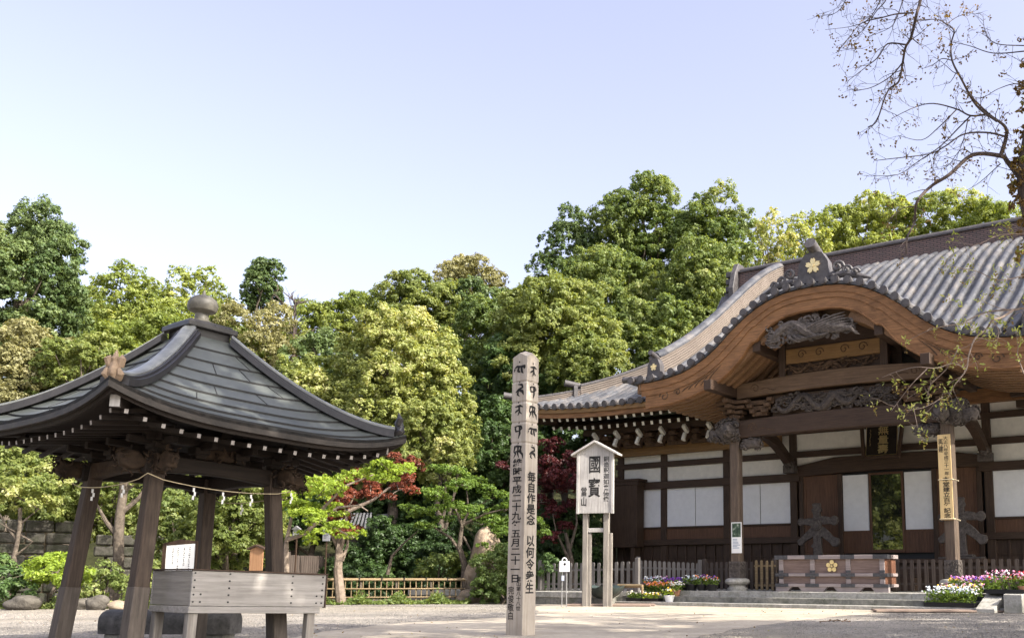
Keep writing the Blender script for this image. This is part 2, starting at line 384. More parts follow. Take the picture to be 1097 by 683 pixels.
# ------------------------------------------------------------------ the setting: ground, path, hill
def gravel(name, a, b, sc=28., bs=.9, bd=.03, big=None):
    m, t, p = newmat(name); v = coords(t)
    vo = nd(t, 'ShaderNodeTexVoronoi'); vo.inputs['Scale'].default_value = sc; t.links.new(v, vo.inputs['Vector'])
    n1 = noise(t, v, .35, 8, .72); n2 = noise(t, v, 7, 8, .8)
    col = ramp(t, n2, [(.36, a), (.64, b)])
    col = mixc(t, col, (1.25, 1.22, 1.18), ramp(t, vo.outputs['Color'], [(.2, (0, 0, 0)), (.9, (.5, .5, .5))]), 'MULTIPLY')
    col = mixc(t, col, tuple(x*.72 for x in a), ramp(t, n1, [(.42, (0, 0, 0)), (.62, (.7, .7, .7))]))
    if big: col = mixc(t, col, big, ramp(t, noise(t, v, .09, 3), [(.48, (0, 0, 0)), (.6, (.6, .6, .6))]))
    t.links.new(col, p.inputs['Base Color']); p.inputs['Roughness'].default_value = .95; p.inputs['Specular IOR Level'].default_value = .12
    h = nd(t, 'ShaderNodeMath', operation='ADD'); t.links.new(vo.outputs['Distance'], h.inputs[0]); t.links.new(n2, h.inputs[1])
    bump(t, p, h.outputs[0], bs, bd); return m
MT['gravel'] = gravel('grey beige gravel', (.185, .172, .158), (.42, .385, .335), 26, .9, .04, (.36, .315, .25))
MT['path'] = gravel('smooth pale paving', (.35, .305, .245), (.49, .435, .355), 60, .5, .012)
MT['hill'] = rough_mat('leaf litter hillside', (.02, .022, .010), (.05, .052, .022), 3, .95, .8, .1, .1)

mb = MB(); mb.add([(-1500, -1500, 0), (1500, -1500, 0), (1500, 1500, 0), (-1500, 1500, 0)], [(0, 1, 2, 3)])
structure(mb.build('ground', 'gravel', None, fix=False))
xs = np.linspace(-130, 130, 66); ys = np.linspace(38, 170, 45)
X, Y_ = np.meshgrid(xs, ys, indexing='ij'); Z = hill_z(X, Y_)-.12+np.where(hill_z(X, Y_) > .3, rng.normal(0, .12, X.shape), 0)
mb = MB(); mb.grid(np.dstack([X, Y_, Z])); structure(mb.build('hill', 'hill', None, 'all', fix=False))
# smooth paving that leads to the porch, a few mm above the gravel
def gp(x, y): p = at(x, y, 1.); d = ray(x, y); t_ = -HE/d[2]; return (d[0]*t_, d[1]*t_)
pl = [gp(735, 684), gp(800, 672), gp(870, 662.5), gp(925, 657.5)]+[hw(3.1, -2.5)[:2], hw(3.1, -2.09)[:2], hw(-9.5, -2.09)[:2], hw(-9.5, -4.)[:2]]+[gp(575, 659), gp(520, 662), gp(430, 667), gp(345, 676), gp(300, 686), gp(330, 720), gp(640, 730)]
def jag(P, amp=.07):
    out = []
    for i in range(len(P)):
        a = np.array(P[i]); b = np.array(P[(i+1) % len(P)]); k = max(1, int(np.linalg.norm(b-a)/.5))
        for j in range(k): out.append(a*(1-j/k)+b*j/k+rng.normal(0, amp, 2))
    return out
Q = jag(pl); mb = MB(); mb.add([(x, y, .004) for x, y in Q], [tuple(range(len(Q)))]); structure(mb.build('path', 'path', None, fix=False))

# loose stones over the gravel
def in_poly(x, y, P):
    P = np.array(P); r_ = np.zeros(len(x), bool); j = len(P)-1
    for i in range(len(P)):
        xi, yi = P[i]; xj, yj = P[j]; c = ((yi > y) != (yj > y)) & (x < (xj-xi)*(y-yi)/(yj-yi+1e-12)+xi); r_ ^= c; j = i
    return r_
n = 60000; yy = 12+20*rng.uniform(0, 1, n)**1.4; xx = yy*rng.uniform(-.72, .45, n); ok_ = ~in_poly(xx, yy, Q); loc_ = (np.c_[xx, yy]-M)@np.c_[U, N]; ok_ &= ~((loc_[:, 1] > -2.3) & (np.abs(loc_[:, 0]) < 17)); xx, yy = xx[ok_], yy[ok_]; n = len(xx)
r_ = rng.uniform(.008, .026, n); a_ = rng.uniform(0, 2*pi, n); V = np.empty((n, 5, 3))
for k in range(4): V[:, k] = np.c_[xx+np.cos(a_+k*pi/2)*r_, yy+np.sin(a_+k*pi/2)*r_*.8, np.full(n, -.002)]
V[:, 4] = np.c_[xx+rng.normal(0, .3, n)*r_, yy, r_*rng.uniform(.5, 1., n)]
me = bpy.data.meshes.new('loose_stones'); me.vertices.add(5*n); me.vertices.foreach_set('co', V.ravel()); b_ = np.arange(n)[:, None]*5
me.loops.add(12*n); me.loops.foreach_set('vertex_index', np.concatenate([b_+k for k in (0, 1, 4, 1, 2, 4, 2, 3, 4, 3, 0, 4)], 1).ravel().astype(np.int32))
me.polygons.add(4*n); me.polygons.foreach_set('loop_start', np.arange(0, 12*n, 3, dtype=np.int32)); me.materials.append(MT['gravel']); me.update(calc_edges=True)
o = bpy.data.objects.new('loose_stones', me); S.collection.objects.link(o); tag(o, 'loose grey beige stones scattered over the gravel forecourt', 'gravel', None, 'stuff')

# ------------------------------------------------------------------ the temple hall
W = 4.8
HALL = thing('temple_hall', 'long wooden temple hall with white wall panels, grey tiled roof and curved porch gable', 'temple', (M[0], M[1], 0), HALL_RZ)
PZ = .49
# stone platform and steps
mb = MB()
mb.bx(-16.5, 16.5, -2.05, 17, -.2, .12); st = mb.build('kerb', 'stone', HALL, bevel=.012)
mb = MB(); xx = -8.1
while xx < 5.0:
    w_ = random.uniform(1.5, 1.9); mb.bx(xx+.004, min(xx+w_, 5.04)-.004, -1.55, -.2, .10, .30); xx += w_
mb.build('step', 'stone_d', HALL, bevel=.012)
mb = MB(); xx = -16.4
while xx < 16.4:
    w_ = random.uniform(1.45, 1.75); mb.bx(xx+.003, xx+w_-.003, -.95, 17, .10, PZ); xx += w_
mb.build('platform', 'stone', HALL, bevel=.012)
# wall posts
PXS = [-12.05, -9.8, -6.75, -3.75, 3.75, 6.75, 9.8, 12.05]
for x in PXS:
    mb = MB(); mb.bx(x-.15, x+.15, W-.02, W+.28, PZ, 7.5); mb.build('wall_post', 'dark_z', HALL, bevel=.02)
# rails (run the whole width, each a little proud of the posts)
for z0, z1, pr, nm, mt in ((4.68, 5.0, .075, 'tie_beam', 'dark_x'), (5.62, 5.86, .035, 'rail', 'dark_x'), (6.55, 6.78, .035, 'rail', 'dark_x'), (2.28, 2.52, .065, 'rail', 'dark_x'), (.66, .86, .055, 'sill', 'dark_x')):
    segs = [(-12.3, -3.45), (3.45, 12.3)] if z0 < 5 else [(-12.3, 12.3)]
    for a, b in segs:
        mb = MB(); mb.bx(a, b, W-.02-pr, W+.2, z0, z1); mb.build(nm, mt, HALL, bevel=.015)
mb = MB(); mb.bx(-12.3, 12.3, W-.25, W+.25, 7.12, 7.62); mb.build('wall_beam', 'brown_x', HALL, bevel=.02)
# plaster bands and white panels
ends = sorted(PXS)
for i in range(len(ends)-1):
    a, b = ends[i]+.15, ends[i+1]-.15
    for z0, z1 in ((5.0, 5.62), (5.86, 6.55), (6.78, 7.12)):
        mb = MB(); mb.bx(a, b, W+.09, W+.16, z0, z1); mb.build('plaster_panel', 'cream', HALL)
    if ends[i] == -3.75: continue
    mid = (a+b)/2
    for j, (p0, p1) in enumerate(((a, mid-.012), (mid+.012, b))):
        mb = MB(); mb.bx(p0, p1, W+.06+.03*j, W+.11+.03*j, 3.06, 4.68); mb.build('sliding_panel', 'white', HALL)
    mb = MB(); mb.bx(a, b, W+.04, W+.14, 2.52, 2.98)
    mb.build('skirting_board', 'red_z', HALL)
    mb = MB(); mb.bx(a, b, W-.03, W+.14, 2.98, 3.06); mb.build('panel_sill', 'dark_x', HALL, bevel=.01)
    mb = MB(); mb.bx(a, b, W+.10, W+.14, .86, 2.28)
    k = max(3, int((b-a)/.42))
    for j in range(k+1):
        x = a+(b-a)*j/k; mb.bx(x-.035, x+.035, W+.03, W+.12, .86, 2.28)
    for z in (1.30, 1.78): mb.bx(a, b, W+.045, W+.115, z-.02, z+.02)
    mb.build('lattice_panel', 'dark_z', HALL)
# side and back walls (seen only from a step to the side)
mb = MB(); mb.bx(-12.1, -11.9, W+.26, 16.5, PZ, 7.5); mb.bx(11.9, 12.1, W+.26, 16.5, PZ, 7.5); mb.bx(-12.1, 12.1, 16.3, 16.5, PZ, 7.5)
mb.build('wall', 'cream', HALL)
# entrance bay: arched lintel, boards, white leaves, glass
prof = [(-3.62, 4.98), (-3.62, 5.28)]+[(-3.4+6.8*i/24, 5.30+.24*min(1, sin(pi*i/24)*1.6)) for i in range(25)]+[(3.62, 5.28), (3.62, 4.98)]+[(3.4-6.8*i/24, 4.95-.10+.10*sin(pi*i/24)) for i in range(25)]
mb = MB(); mb.prism(prof, (0, W-.10, 0), (1, 0, 0), (0, 0, 1), (0, 1, 0), .30); mb.build('lintel', 'dark_x', HALL, bevel=.02)
for x in (-3.42, 3.42, -1.82, 1.82):
    mb = MB(); mb.bx(x-.09, x+.09, W-.01, W+.2, PZ, 4.9); mb.build('door_post', 'dark_z', HALL, bevel=.015)
for s_ in (-1, 1):
    mb = MB(); a, b = sorted((s_*3.33, s_*1.91)); mb.bx(a, b, W+.06, W+.12, 1.9, 4.88); mb.bx(a, b, W+.06, W+.12, PZ, 1.7)
    mb.bx(a, b, W+.02, W+.15, 1.7, 1.9); mb.bx(a, a+.1, W+.03, W+.12, 1.9, 4.88); mb.bx(b-.1, b, W+.03, W+.12, 1.9, 4.88)
    mb.build('side_board', 'red_z', HALL, bevel=.01)
    a, b = sorted((s_*1.73, s_*.68))
    d = MB(); d.bx(a, b, W+.05, W+.10, 1.86, 2.66); k = 6
    for j in range(k+1): d.bx(a+(b-a)*j/k-.012, a+(b-a)*j/k+.012, W+.04, W+.06, 1.86, 2.66)
    d.bx(a, b, W+.03, W+.11, 2.62, 2.70)
    dp = d.build('door', 'red_z', HALL)
    d = MB(); d.bx(a+.02, b-.02, W+.06, W+.10, 2.70, 4.82); d.build('paper_panel', 'white', dp)
m, t, p = newmat('dark window glass'); p.inputs['Base Color'].default_value = (.012, .014, .013, 1); p.inputs['Roughness'].default_value = .015; p.inputs['IOR'].default_value = 2.2; p.inputs['Specular IOR Level'].default_value = .5
MT['glass'] = m
d = MB(); d.bx(-.66, -.58, W+.01, W+.12, 1.86, 4.86); d.bx(.58, .66, W+.01, W+.12, 1.86, 4.86); d.bx(-.58, .58, W+.01, W+.12, 1.86, 1.98); d.bx(-.58, .58, W+.01, W+.12, 4.78, 4.86)
dp = d.build('glass_door', 'red_z', HALL, bevel=.008); d = MB(); d.bx(-.58, .58, W+.055, W+.065, 1.98, 4.78); d.build('pane', 'glass', dp)
mb = MB(); mb.bx(-3.6, 3.6, 3.4, W+.3, PZ, 1.45); mb.bx(-3.8, 3.8, 3.25, W, 1.45, 1.6); mb.build('veranda', 'dark_x', HALL, bevel=.015)
mb = MB(); mb.bx(-12.4, -3.8, 3.9, W-.05, 1.42, 1.55) if False else None; mb.bx(-1.7, 1.7, 2.5, 3.35, PZ, .95); mb.bx(-1.7, 1.7, 2.9, 3.3, .95, 1.25); mb.build('porch_step', 'dark_x', HALL, bevel=.015)
mb = MB(); mb.bx(-3.3, 3.3, W+.2, W+.25, 1.6, 4.9); mb.bx(-11.9, 11.9, W+.3, W+.34, PZ, 7.4); mb.build('dark_interior_sheet', 'black', HALL)  # black sheets standing in for the unlit interior

# porch columns
for s_ in (-1, 1):
    x = s_*3.75; c_ = .055; h_ = .185
    oct_ = [(-h_+c_, -h_), (h_-c_, -h_), (h_, -h_+c_), (h_, h_-c_), (h_-c_, h_), (-h_+c_, h_), (-h_, h_-c_), (-h_, -h_+c_)]
    mb = MB(); mb.prism(oct_, (x, 0, .86), (1, 0, 0), (0, 1, 0), (0, 0, 1), 5.8); pc = mb.build('porch_column', 'post_z', HALL, bevel=.01)
    mb = MB(); mb.lathe([(.34, 0), (.36, .10), (.30, .14), (.29, .20), (.42, .27), (.44, .33), (.40, .41), (.30, .44)], (x, 0, PZ-.01), 24); mb.build('plinth', 'stone', pc, True)
    mb = MB(); g = .215; mb.bx(x-g, x+g, -g, g, .92, 1.50)
    for k in range(26):
        a = rng.uniform(-.15, .15); z = rng.uniform(.98, 1.44); sgn = rng.choice([-1, 1])
        P = [(x+a+.05*cos(q*1.3)*(1-q*.1), -g-.012, z+.05*sin(q*1.3)*(1-q*.1)) for q in range(6)]
        mb.tube(P, .014, 5); P = [(x+g+.012, (q_[0]-x), q_[2]) for q_ in P]; mb.tube(P, .014, 5)
    mb.build('carved_sleeve', 'carve', pc)

def carved(mb, c, sz, seed, n=16, m=0, tw=.05):
    """lumpy carved head: displaced body with curling locks laid over it"""
    r_ = np.random.default_rng(seed); c = np.array(c, float); sz = np.array(sz, float)
    A = np.linspace(0, pi, 13); B = np.linspace(0, 2*pi, 23); ph = r_.uniform(0, 6, 6); P = []
    for a in A:
        row = []
        for b in B:
            d = np.array([sin(a)*cos(b), sin(a)*sin(b), cos(a)]); d = np.sign(d)*np.abs(d)**.7
            k = 1+.10*sin(5*d[0]+ph[0]+4*d[2])+.10*sin(7*d[2]+ph[1])*sin(6*d[1]+ph[2]); row.append(c+d*sz/2*k)
        P.append(row)
    mb.grid(P, m)
    for i in range(n):
        d = r_.normal(size=3); d /= np.linalg.norm(d); d = np.sign(d)*np.abs(d)**.7; p = c+d*sz/2*1.02
        e1 = np.cross(d, (0.3, .2, 1)); e1 /= np.linalg.norm(e1); e2 = np.cross(d, e1); R = sz.mean()*r_.uniform(.10, .2); s0 = r_.uniform(0, 6); sg = r_.choice([-1, 1])
        mb.tube([p+(e1*cos(s0+sg*q*.75)+e2*sin(s0+sg*q*.75))*R*(1-q*.085)+d*.01*q for q in range(10)], [tw*(1-q*.07) for q in range(10)], 5, m)
def dragon(mb, x0, x1, zc, y, amp, seed, m=0, thick=.09, waves=3.2, n=40):
    """an undulating carved body among curling clouds, in relief"""
    r_ = np.random.default_rng(seed); P = []; R = []
    for i in range(n):
        t = i/(n-1); P.append((x0+(x1-x0)*t, y-.06*sin(t*17), zc+amp*.75*sin(t*waves*2*pi+seed)*(1-.3*t))); R.append(thick*(.35+.9*sin(pi*min(1, t*1.15+.06))))
    mb.tube(P, R, 8, m)
    L_ = abs(x1-x0); k = int(L_*13)
    for i in range(k):
        x = min(x0, x1)+L_*(i+r_.uniform(0, 1))/k; z = zc+amp*r_.uniform(-1, 1)*.95; R0 = amp*r_.uniform(.22, .5); s0 = r_.uniform(0, 6); sg = r_.choice([-1, 1])
        mb.tube([(x+cos(s0+sg*q*.7)*R0*(1-q*.07), y+r_.uniform(-.02, .02)-.02*(q % 3), z+sin(s0+sg*q*.7)*R0*(1-q*.07)*.8) for q in range(11)], [thick*.42*(1-q*.06) for q in range(11)], 5, m)
    for i in range(int(L_*5)):
        x = min(x0, x1)+L_*r_.uniform(0, 1); z = zc+amp*r_.uniform(-.8, .8)
        mb.tube([(x, y, z), (x+.18*r_.choice([-1, 1]), y-.06, z+r_.uniform(-.1, .16)), (x+.36*r_.choice([-1, 1]), y-.03, z+r_.uniform(-.1, .2))], [.045, .035, .01], 5, m)
# porch beam with a slight rise, carved ends
def rainbow(x0, x1, zb, zt, rise, y0, d, name, mat, swirl=True):
    k = 24; top = [(x0+(x1-x0)*i/k, zt+rise*sin(pi*i/k)) for i in range(k+1)]; bot = [(x1-(x1-x0)*i/k, zb+rise*.9*sin(pi*i/k)**.6) for i in range(k+1)]
    mb = MB(); mb.prism(top+bot, (0, y0, 0), (1, 0, 0), (0, 0, 1), (0, 1, 0), d); b = mb.build(name, mat, HALL, bevel=.025)
    if swirl:
        sw = MB()
        for s_ in (-1, 1):
            cx = (x0+x1)/2+s_*((x1-x0)/2-.75); cz = (zb+zt)/2+rise*.4; R0 = (zt-zb)*.30
            sw.tube([(cx+s_*cos(q*.55)*R0*(1-q*.055), y0-.004, cz+sin(q*.55)*R0*(1-q*.055)) for q in range(15)], .018, 5)
            sw.tube([(cx-s_*(R0+.04+q*.12), y0-.004, cz-R0*.4+.05*sin(q*1.1)) for q in range(6)], .016, 5)
        sw.build('scroll', 'carve_b', b)
    return b
rainbow(-3.72, 3.72, 5.78, 6.42, .10, -.2, .4, 'porch_beam', 'dark_x')
rainbow(-3.6, 3.6, 7.18, 7.74, .16, -.2, .4, 'upper_beam', 'umber_x')
mb = MB(); dragon(mb, -2.1, 2.2, 6.86, -.12, .34, 3, 0, .12); dragon(mb, -1.2, 2.1, 6.88, -.16, .28, 13, 0, .09); mb.bx(-2.3, 2.3, .05, .12, 6.45, 7.25, 1); mb.build('dragon_frieze', ['carve_d', 'umber_z'], HALL, True)
for s_ in (-1, 1):
    mb = MB()
    for k in range(3):
        w_ = .55+.28*k; mb.bx(s_*2.72-w_/2, s_*2.72+w_/2, -.17, .17, 6.55+.2*k, 6.70+.2*k)
        for q in (-1, 1): mb.box((s_*2.72+q*w_*.4, -.2, 6.70+.2*k), (.2, .22, .12))
    mb.build('bracket', 'carve_b', HALL, bevel=.012)
    mb = MB(); carved(mb, (s_*3.95, -.05, 6.12), (.95, .62, .78), 11+s_, 34, 0, .045)
    carved(mb, (s_*4.5, -.1, 5.98), (.5, .4, .42), 21+s_, 16, 0, .035); mb.build('carved_capital', 'carve', HALL, 'all')
    mb = MB(); carved(mb, (s_*3.75-s_*.62, -.02, 5.62), (.8, .3, .36), 31+s_, 22, 0, .035); mb.build('carved_corbel', 'carve', HALL, 'all')
    mb = MB(); carved(mb, (s_*3.75, -.55, 6.05), (.42, .6, .5), 41+s_, 18, 0, .04); mb.build('carved_nose', 'carve', HALL, 'all')
    mb = MB()
    for k in range(4):
        w_ = .55+.22*k; mb.bx(s_*3.75-w_/2, s_*3.75+w_/2, -.2-.05*k, .2, 6.52+.17*k, 6.63+.17*k); mb.bx(s_*3.75-.1, s_*3.75+.1, -.3-.18*k, .3, 6.53+.17*k, 6.66+.17*k)
    mb.build('bracket_block', 'carve_b', HALL, bevel=.012)
    # curved tie from the porch column up to the wall post
    mb = MB(); k = 14; path = [(s_*3.75, .2+(W-.25)*i/k, 5.95-.75*(i/k)**1.6+.55*sin(pi*i/k)) for i in range(k+1)]
    mb.sweep([(-.14, -.2), (.14, -.2), (.14, .2), (-.14, .2)], path, [(1, 0, 0)]*(k+1), [(0, 0, 1)]*(k+1)); mb.build('tie_rod_beam', 'dark_y', HALL)
    mb = MB(); mb.bx(s_*3.75-.24, s_*3.75+.24, W-.42, W-.07, 5.0, 5.3); carved(mb, (s_*3.75, W-.4, 5.35), (.34, .45, .3), 51+s_, 8, 0, .03); mb.build('wall_corbel', 'carve', HALL)
    mb = MB(); mb.bx(s_*1.83-.13, s_*1.83+.13, -.15, .15, 7.74, 9.0); mb.build('gable_strut', 'dark_z', HALL, bevel=.015)
mb = MB(); mb.bx(-1.7, 1.7, -.1, .1, 8.28, 8.80); gb = mb.build('gable_beam', 'gold_x', HALL, bevel=.02)
mb = MB()
for s_ in (-1, 1):
    for cx in (1.1, .45): mb.tube([(s_*cx+cos(q*.55)*.17*(1-q*.055), -.105, 8.56+sin(q*.55)*.17*(1-q*.055)) for q in range(15)], .018, 5)
mb.build('scroll', 'carve_b', gb)
mb = MB(); dragon(mb, -1.6, 1.6, 8.06, -.06, .18, 8, 0, .06, 4); mb.bx(-1.7, 1.7, .02, .08, 7.8, 8.3, 1); mb.build('carved_frieze', ['carve_b', 'dark_x'], HALL, True)
mb = MB(); mb.bx(-3.7, 3.7, .55, .62, 6.3, 7.5); mb.bx(-2.2, 2.2, .55, .62, 7.4, 9.1); mb.bx(-1.7, 1.7, -.04, .06, 8.78, 9.35); mb.build('gable_wall', 'dark_x', HALL)
mb = MB(); dragon(mb, -1.65, 1.3, 9.0, -1.55, .36, 5, 0, .14, 1.6)
carved(mb, (-.35, -1.52, 9.02), (1.5, .2, .5), 77, 10, 0, .05)
for j in range(9): mb.tube(np.array([(-.5+.16*j, -1.62, 8.92-.015*j), (.1+.15*j, -1.70, 9.12-.035*j), (.75+.09*j, -1.66, 9.32-.085*j), (1.1+.06*j, -1.6, 9.40-.10*j)]), [.075, .065, .045, .01], 7)
for j in range(6): mb.tube([(-.9+.2*j, -1.6, 8.86-.02*(j % 3)), (-.75+.2*j, -1.68, 8.72), (-.5+.2*j, -1.64, 8.62+.03*j), (-.3+.2*j, -1.6, 8.66+.04*j)], [.06, .055, .04, .01], 7)
for j in range(5): mb.tube([(-1.2, -1.6, 9.0-.06*j), (-1.5-.05*j, -1.66, 9.05-.09*j), (-1.75+.06*j, -1.6, 8.95-.10*j), (-1.5+.08*j, -1.6, 8.8-.07*j)], [.05, .05, .04, .015], 6)
mb.build('phoenix_carving', 'carve', HALL, True)
# board behind the carving that hangs from the gable (pendant)
mb = MB(); mb.bx(-.06, .06, -1.45, -1.32, 8.7, 9.7); mb.build('pendant_board', 'dark_z', HALL)

# ---- karahafu: curved gable board, ribs, tiles
OUT = np.array([(0, 10.50), (.5, 10.49), (1.0, 10.44), (1.5, 10.31), (2.0, 10.10), (2.5, 9.80), (3.0, 9.43), (3.5, 8.98), (4.0, 8.62), (4.5, 8.36), (5.0, 8.18), (5.6, 8.06), (6.3, 7.99), (7.1, 7.96)])
INN = np.array([(0, 9.60), (.5, 9.60), (1.0, 9.52), (1.5, 9.33), (1.9, 9.03), (2.12, 8.80), (2.22, 8.84), (2.40, 8.66), (2.7, 8.25), (3.1, 7.90), (3.5, 7.62), (4.0, 7.38), (4.6, 7.18), (5.2, 7.05), (5.8, 6.95), (6.55, 6.93)])
def zk(x): return np.interp(abs(x), OUT[:, 0], OUT[:, 1])
def zin(x): return np.interp(abs(x), INN[:, 0], INN[:, 1])
GY = -1.6
def smooth_curve(A, n):
    # arc-length resample, light smoothing
    x = np.linspace(A[0, 0], A[-1, 0], n); return np.c_[x, np.interp(x, A[:, 0], A[:, 1])]
def board(zt_off, zb_fn, y0, d, name, mat, xe, n=60):
    X = np.linspace(-xe, xe, 2*n+1); top = [(x, zk(x)-zt_off) for x in X]; bot = [(x, zb_fn(x)) for x in X[::-1]]
    mb = MB(); V = []; k = len(X)
    for (x, z), (x2, z2) in zip(top, bot[::-1]): V += [(x, y0, z), (x, y0, z2), (x, y0+d, z), (x, y0+d, z2)]
    Fc = []
    for i in range(k-1):
        a = 4*i; b = a+4; Fc += [(a, a+1, b+1, b), (a+2, b+2, b+3, a+3), (a, b, b+2, a+2), (a+1, a+3, b+3, b+1)]
    Fc += [(0, 2, 3, 1), (4*(k-1), 4*(k-1)+1, 4*(k-1)+3, 4*(k-1)+2)]
    mb.add(V, Fc); return mb.build(name, mat, HALL, True)
tot = lambda x: zk(x)-.16-zin(x)
gbd = board(.16, lambda x: zin(x), GY, .14, 'gable_board', 'brown_x', 6.55)
board(.13, lambda x: zk(x)-.16-.22*tot(x)/.9, GY-.07, .07, 'gable_moulding', 'brown_x', 6.8)
board(.16, lambda x: zk(x)-.17-.42*tot(x)/.9, GY-.035, .035, 'gable_moulding', 'brown_x', 6.7)
X = np.linspace(-6.4, 6.4, 100); mb = MB(); mb.tube([(x, GY-.012, zin(x)+.05) for x in X], .03, 6); mb.build('gable_bead', 'brown_x', gbd)
sw = MB()
for s_ in (-1, 1):
    for cx, cz, R0 in ((5.75, 7.32, .20), (5.2, 7.42, .13)):
        sw.tube([(s_*(cx+cos(q*.5)*R0*(1-q*.05)), GY-.01, cz+sin(q*.5)*R0*(1-q*.05)) for q in range(17)], .022, 5)
    for j in range(5): sw.tube([(s_*(5.0-.25*j), GY-.01, 7.42+.05*j), (s_*(4.8-.25*j), GY-.012, 7.56+.08*j), (s_*(4.45-.25*j), GY-.01, 7.66+.13*j)], [.02, .018, .006], 5)
sw.build('scroll', 'carve_b', gbd)
# ribs that follow the curve under the porch roof, and the boards above them
Xr = np.r_[np.linspace(-6.25, -2.3, 26), np.linspace(2.3, 6.25, 26)]
def zr(x): return np.interp(abs(x), [0, 1.0, 1.8, 2.4, 3.0, 3.6, 4.2, 5.0, 6.3], [9.62, 9.5, 9.12, 8.72, 8.22, 7.80, 7.52, 7.28, 7.16])
for s_ in (-1, 1):
    mb = MB(); yr = GY+.30
    while yr < 3.3:
        xs_ = np.linspace(1.2, 6.25, 26)*s_; path = [(x, yr, zr(x)) for x in xs_]; k = len(path)
        tn = np.gradient(np.array(path), axis=0); tn /= np.linalg.norm(tn, axis=1, keepdims=True); up = np.cross(tn, (0, 1, 0)); up *= np.sign(up[:, 2:3])
        mb.sweep([(-.11, -.19), (.11, -.19), (.11, .05), (-.11, .05)], path, [(0, 1, 0)]*k, up)
        # white painted rib ends
        e = np.array(path[-1]); mb.box(e+np.array([s_*.012, 0, -.01]), (.02, .18, .16), 0, 1)
        yr += .46
    mb.build('curved_ribs', ['brown_y', 'tip'], HALL)
X = np.linspace(-6.45, 6.45, 90); mb = MB()
mb.grid([[(x, y, zr(x)+.08) for y in (GY+.1, 1, 3.4)] for x in X]); mb.build('porch_soffit', 'umber_z', HALL, True)  # boards coloured darker than the ribs to paint the shade between them
# purlins along the depth that carry the ribs
for s_ in (-1, 1):
    for x, z in ((3.75, 7.48), (2.15, 8.72)):
        mb = MB(); mb.bx(s_*x-.15, s_*x+.15, GY+.12-.55*(x > 3), 3.3, z-.2, z+.16); mb.build('purlin', 'dark_y', HALL, bevel=.02)
mb = MB(); mb.bx(-.14, .14, GY+.14, 3.3, 9.28, 9.56); mb.build('purlin', 'dark_y', HALL, bevel=.02)

# ---- main roof
EY, EZ, RY, RZ_ = 1.2, 7.86, 10.0, 14.6
HX, VX = 15.3, 9.6
def zmain(y):
    t = np.clip((y-EY)/(RY-EY), 0, 1); return EZ+(RZ_-EZ)*(.5*t+.5*t**3)
def upturn(x, y): t = np.clip((y-EY)/(RY-EY), 0, 1); return .38*np.clip((abs(x)-9.5)/5.8, 0, 1)**2.2*(1-t)**2
def zroof(x, y): return zmain(y)+upturn(x, y)
def yinv(z):                                    # where the main slope reaches height z
    ys_ = np.linspace(EY, RY, 200); return float(np.interp(z, zmain(ys_), ys_))
ZP = np.array([(-1.75, 7.93), (-1, 8.2), (0, 8.68), (1, 9.2), (2, 9.8), (3, 10.42), (4, 11.1), (5, 11.8), (6, 12.5), (7, 13.15), (8, 13.75), (9, 14.25), (10, 14.65)])
def zp(y): return np.interp(y, ZP[:, 0], ZP[:, 1])
def ypinv(z): return float(np.interp(z, ZP[:, 1], ZP[:, 0]))
PITCH, TR = .43, .125
PW = 6.7                                        # half width of the roof that comes forward over the porch
def tile_tube(mb, P, m=0, r=TR):
    """half round cover tile run along P (list of points), with stepped joints"""
    P = np.array(P, float); k = len(P); n = 7; V = []; prevu = None
    t = np.gradient(P, axis=0); t /= np.linalg.norm(t, axis=1, keepdims=True)
    sdir = np.cross(t, (0, 0, 1.)); sdir /= np.linalg.norm(sdir, axis=1, keepdims=True)+1e-9; up = np.cross(sdir, t)
    for i in range(k):
        rr = r*(1.06 if i % 2 == 0 else .95)
        for j in range(n):
            a = pi*j/(n-1); V.append(P[i]+sdir[i]*cos(a)*rr+up[i]*(sin(a)*rr))
    Fc = [(i*n+j, (i+1)*n+j, (i+1)*n+j+1, i*n+j+1) for i in range(k-1) for j in range(n-1)]
    mb.add(V, Fc, m)
def end_disc(mb, c, ny, m=0, r=TR*1.10, L=.10):
    """round eave-end tile facing along ny"""
    c = np.array(c, float); ny = np.array(ny, float)
    mb.tube([c-ny*.02, c+ny*L], r, 12, m)
    mb.tube([c+ny*L, c+ny*(L+.012)], r*.72, 12, m)
mb = MB(); md = {-1: MB(), 1: MB()}
nx = int(HX/PITCH)
for i in range(-nx, nx+1):
    x = i*PITCH
    ax = abs(x)
    if ax > VX: yt = EY+(HX-ax)        # 45 degree hip
    else: yt = RY-.25
    inner = ax < PW
    y0 = ypinv(zk(x)+.02) if inner else EY; zf_ = (lambda x, y: zp(y)) if inner else zroof
    if yt-y0 < .25: continue
    ys_ = np.linspace(y0, yt, max(4, int((yt-y0)/.30)))
    tile_tube(mb, [(x, y, zf_(x, y)+.02) for y in ys_])
    if not inner: end_disc(md[int(np.sign(x))], (x, EY, zroof(x, EY)+.035), (0, -1, -.12))
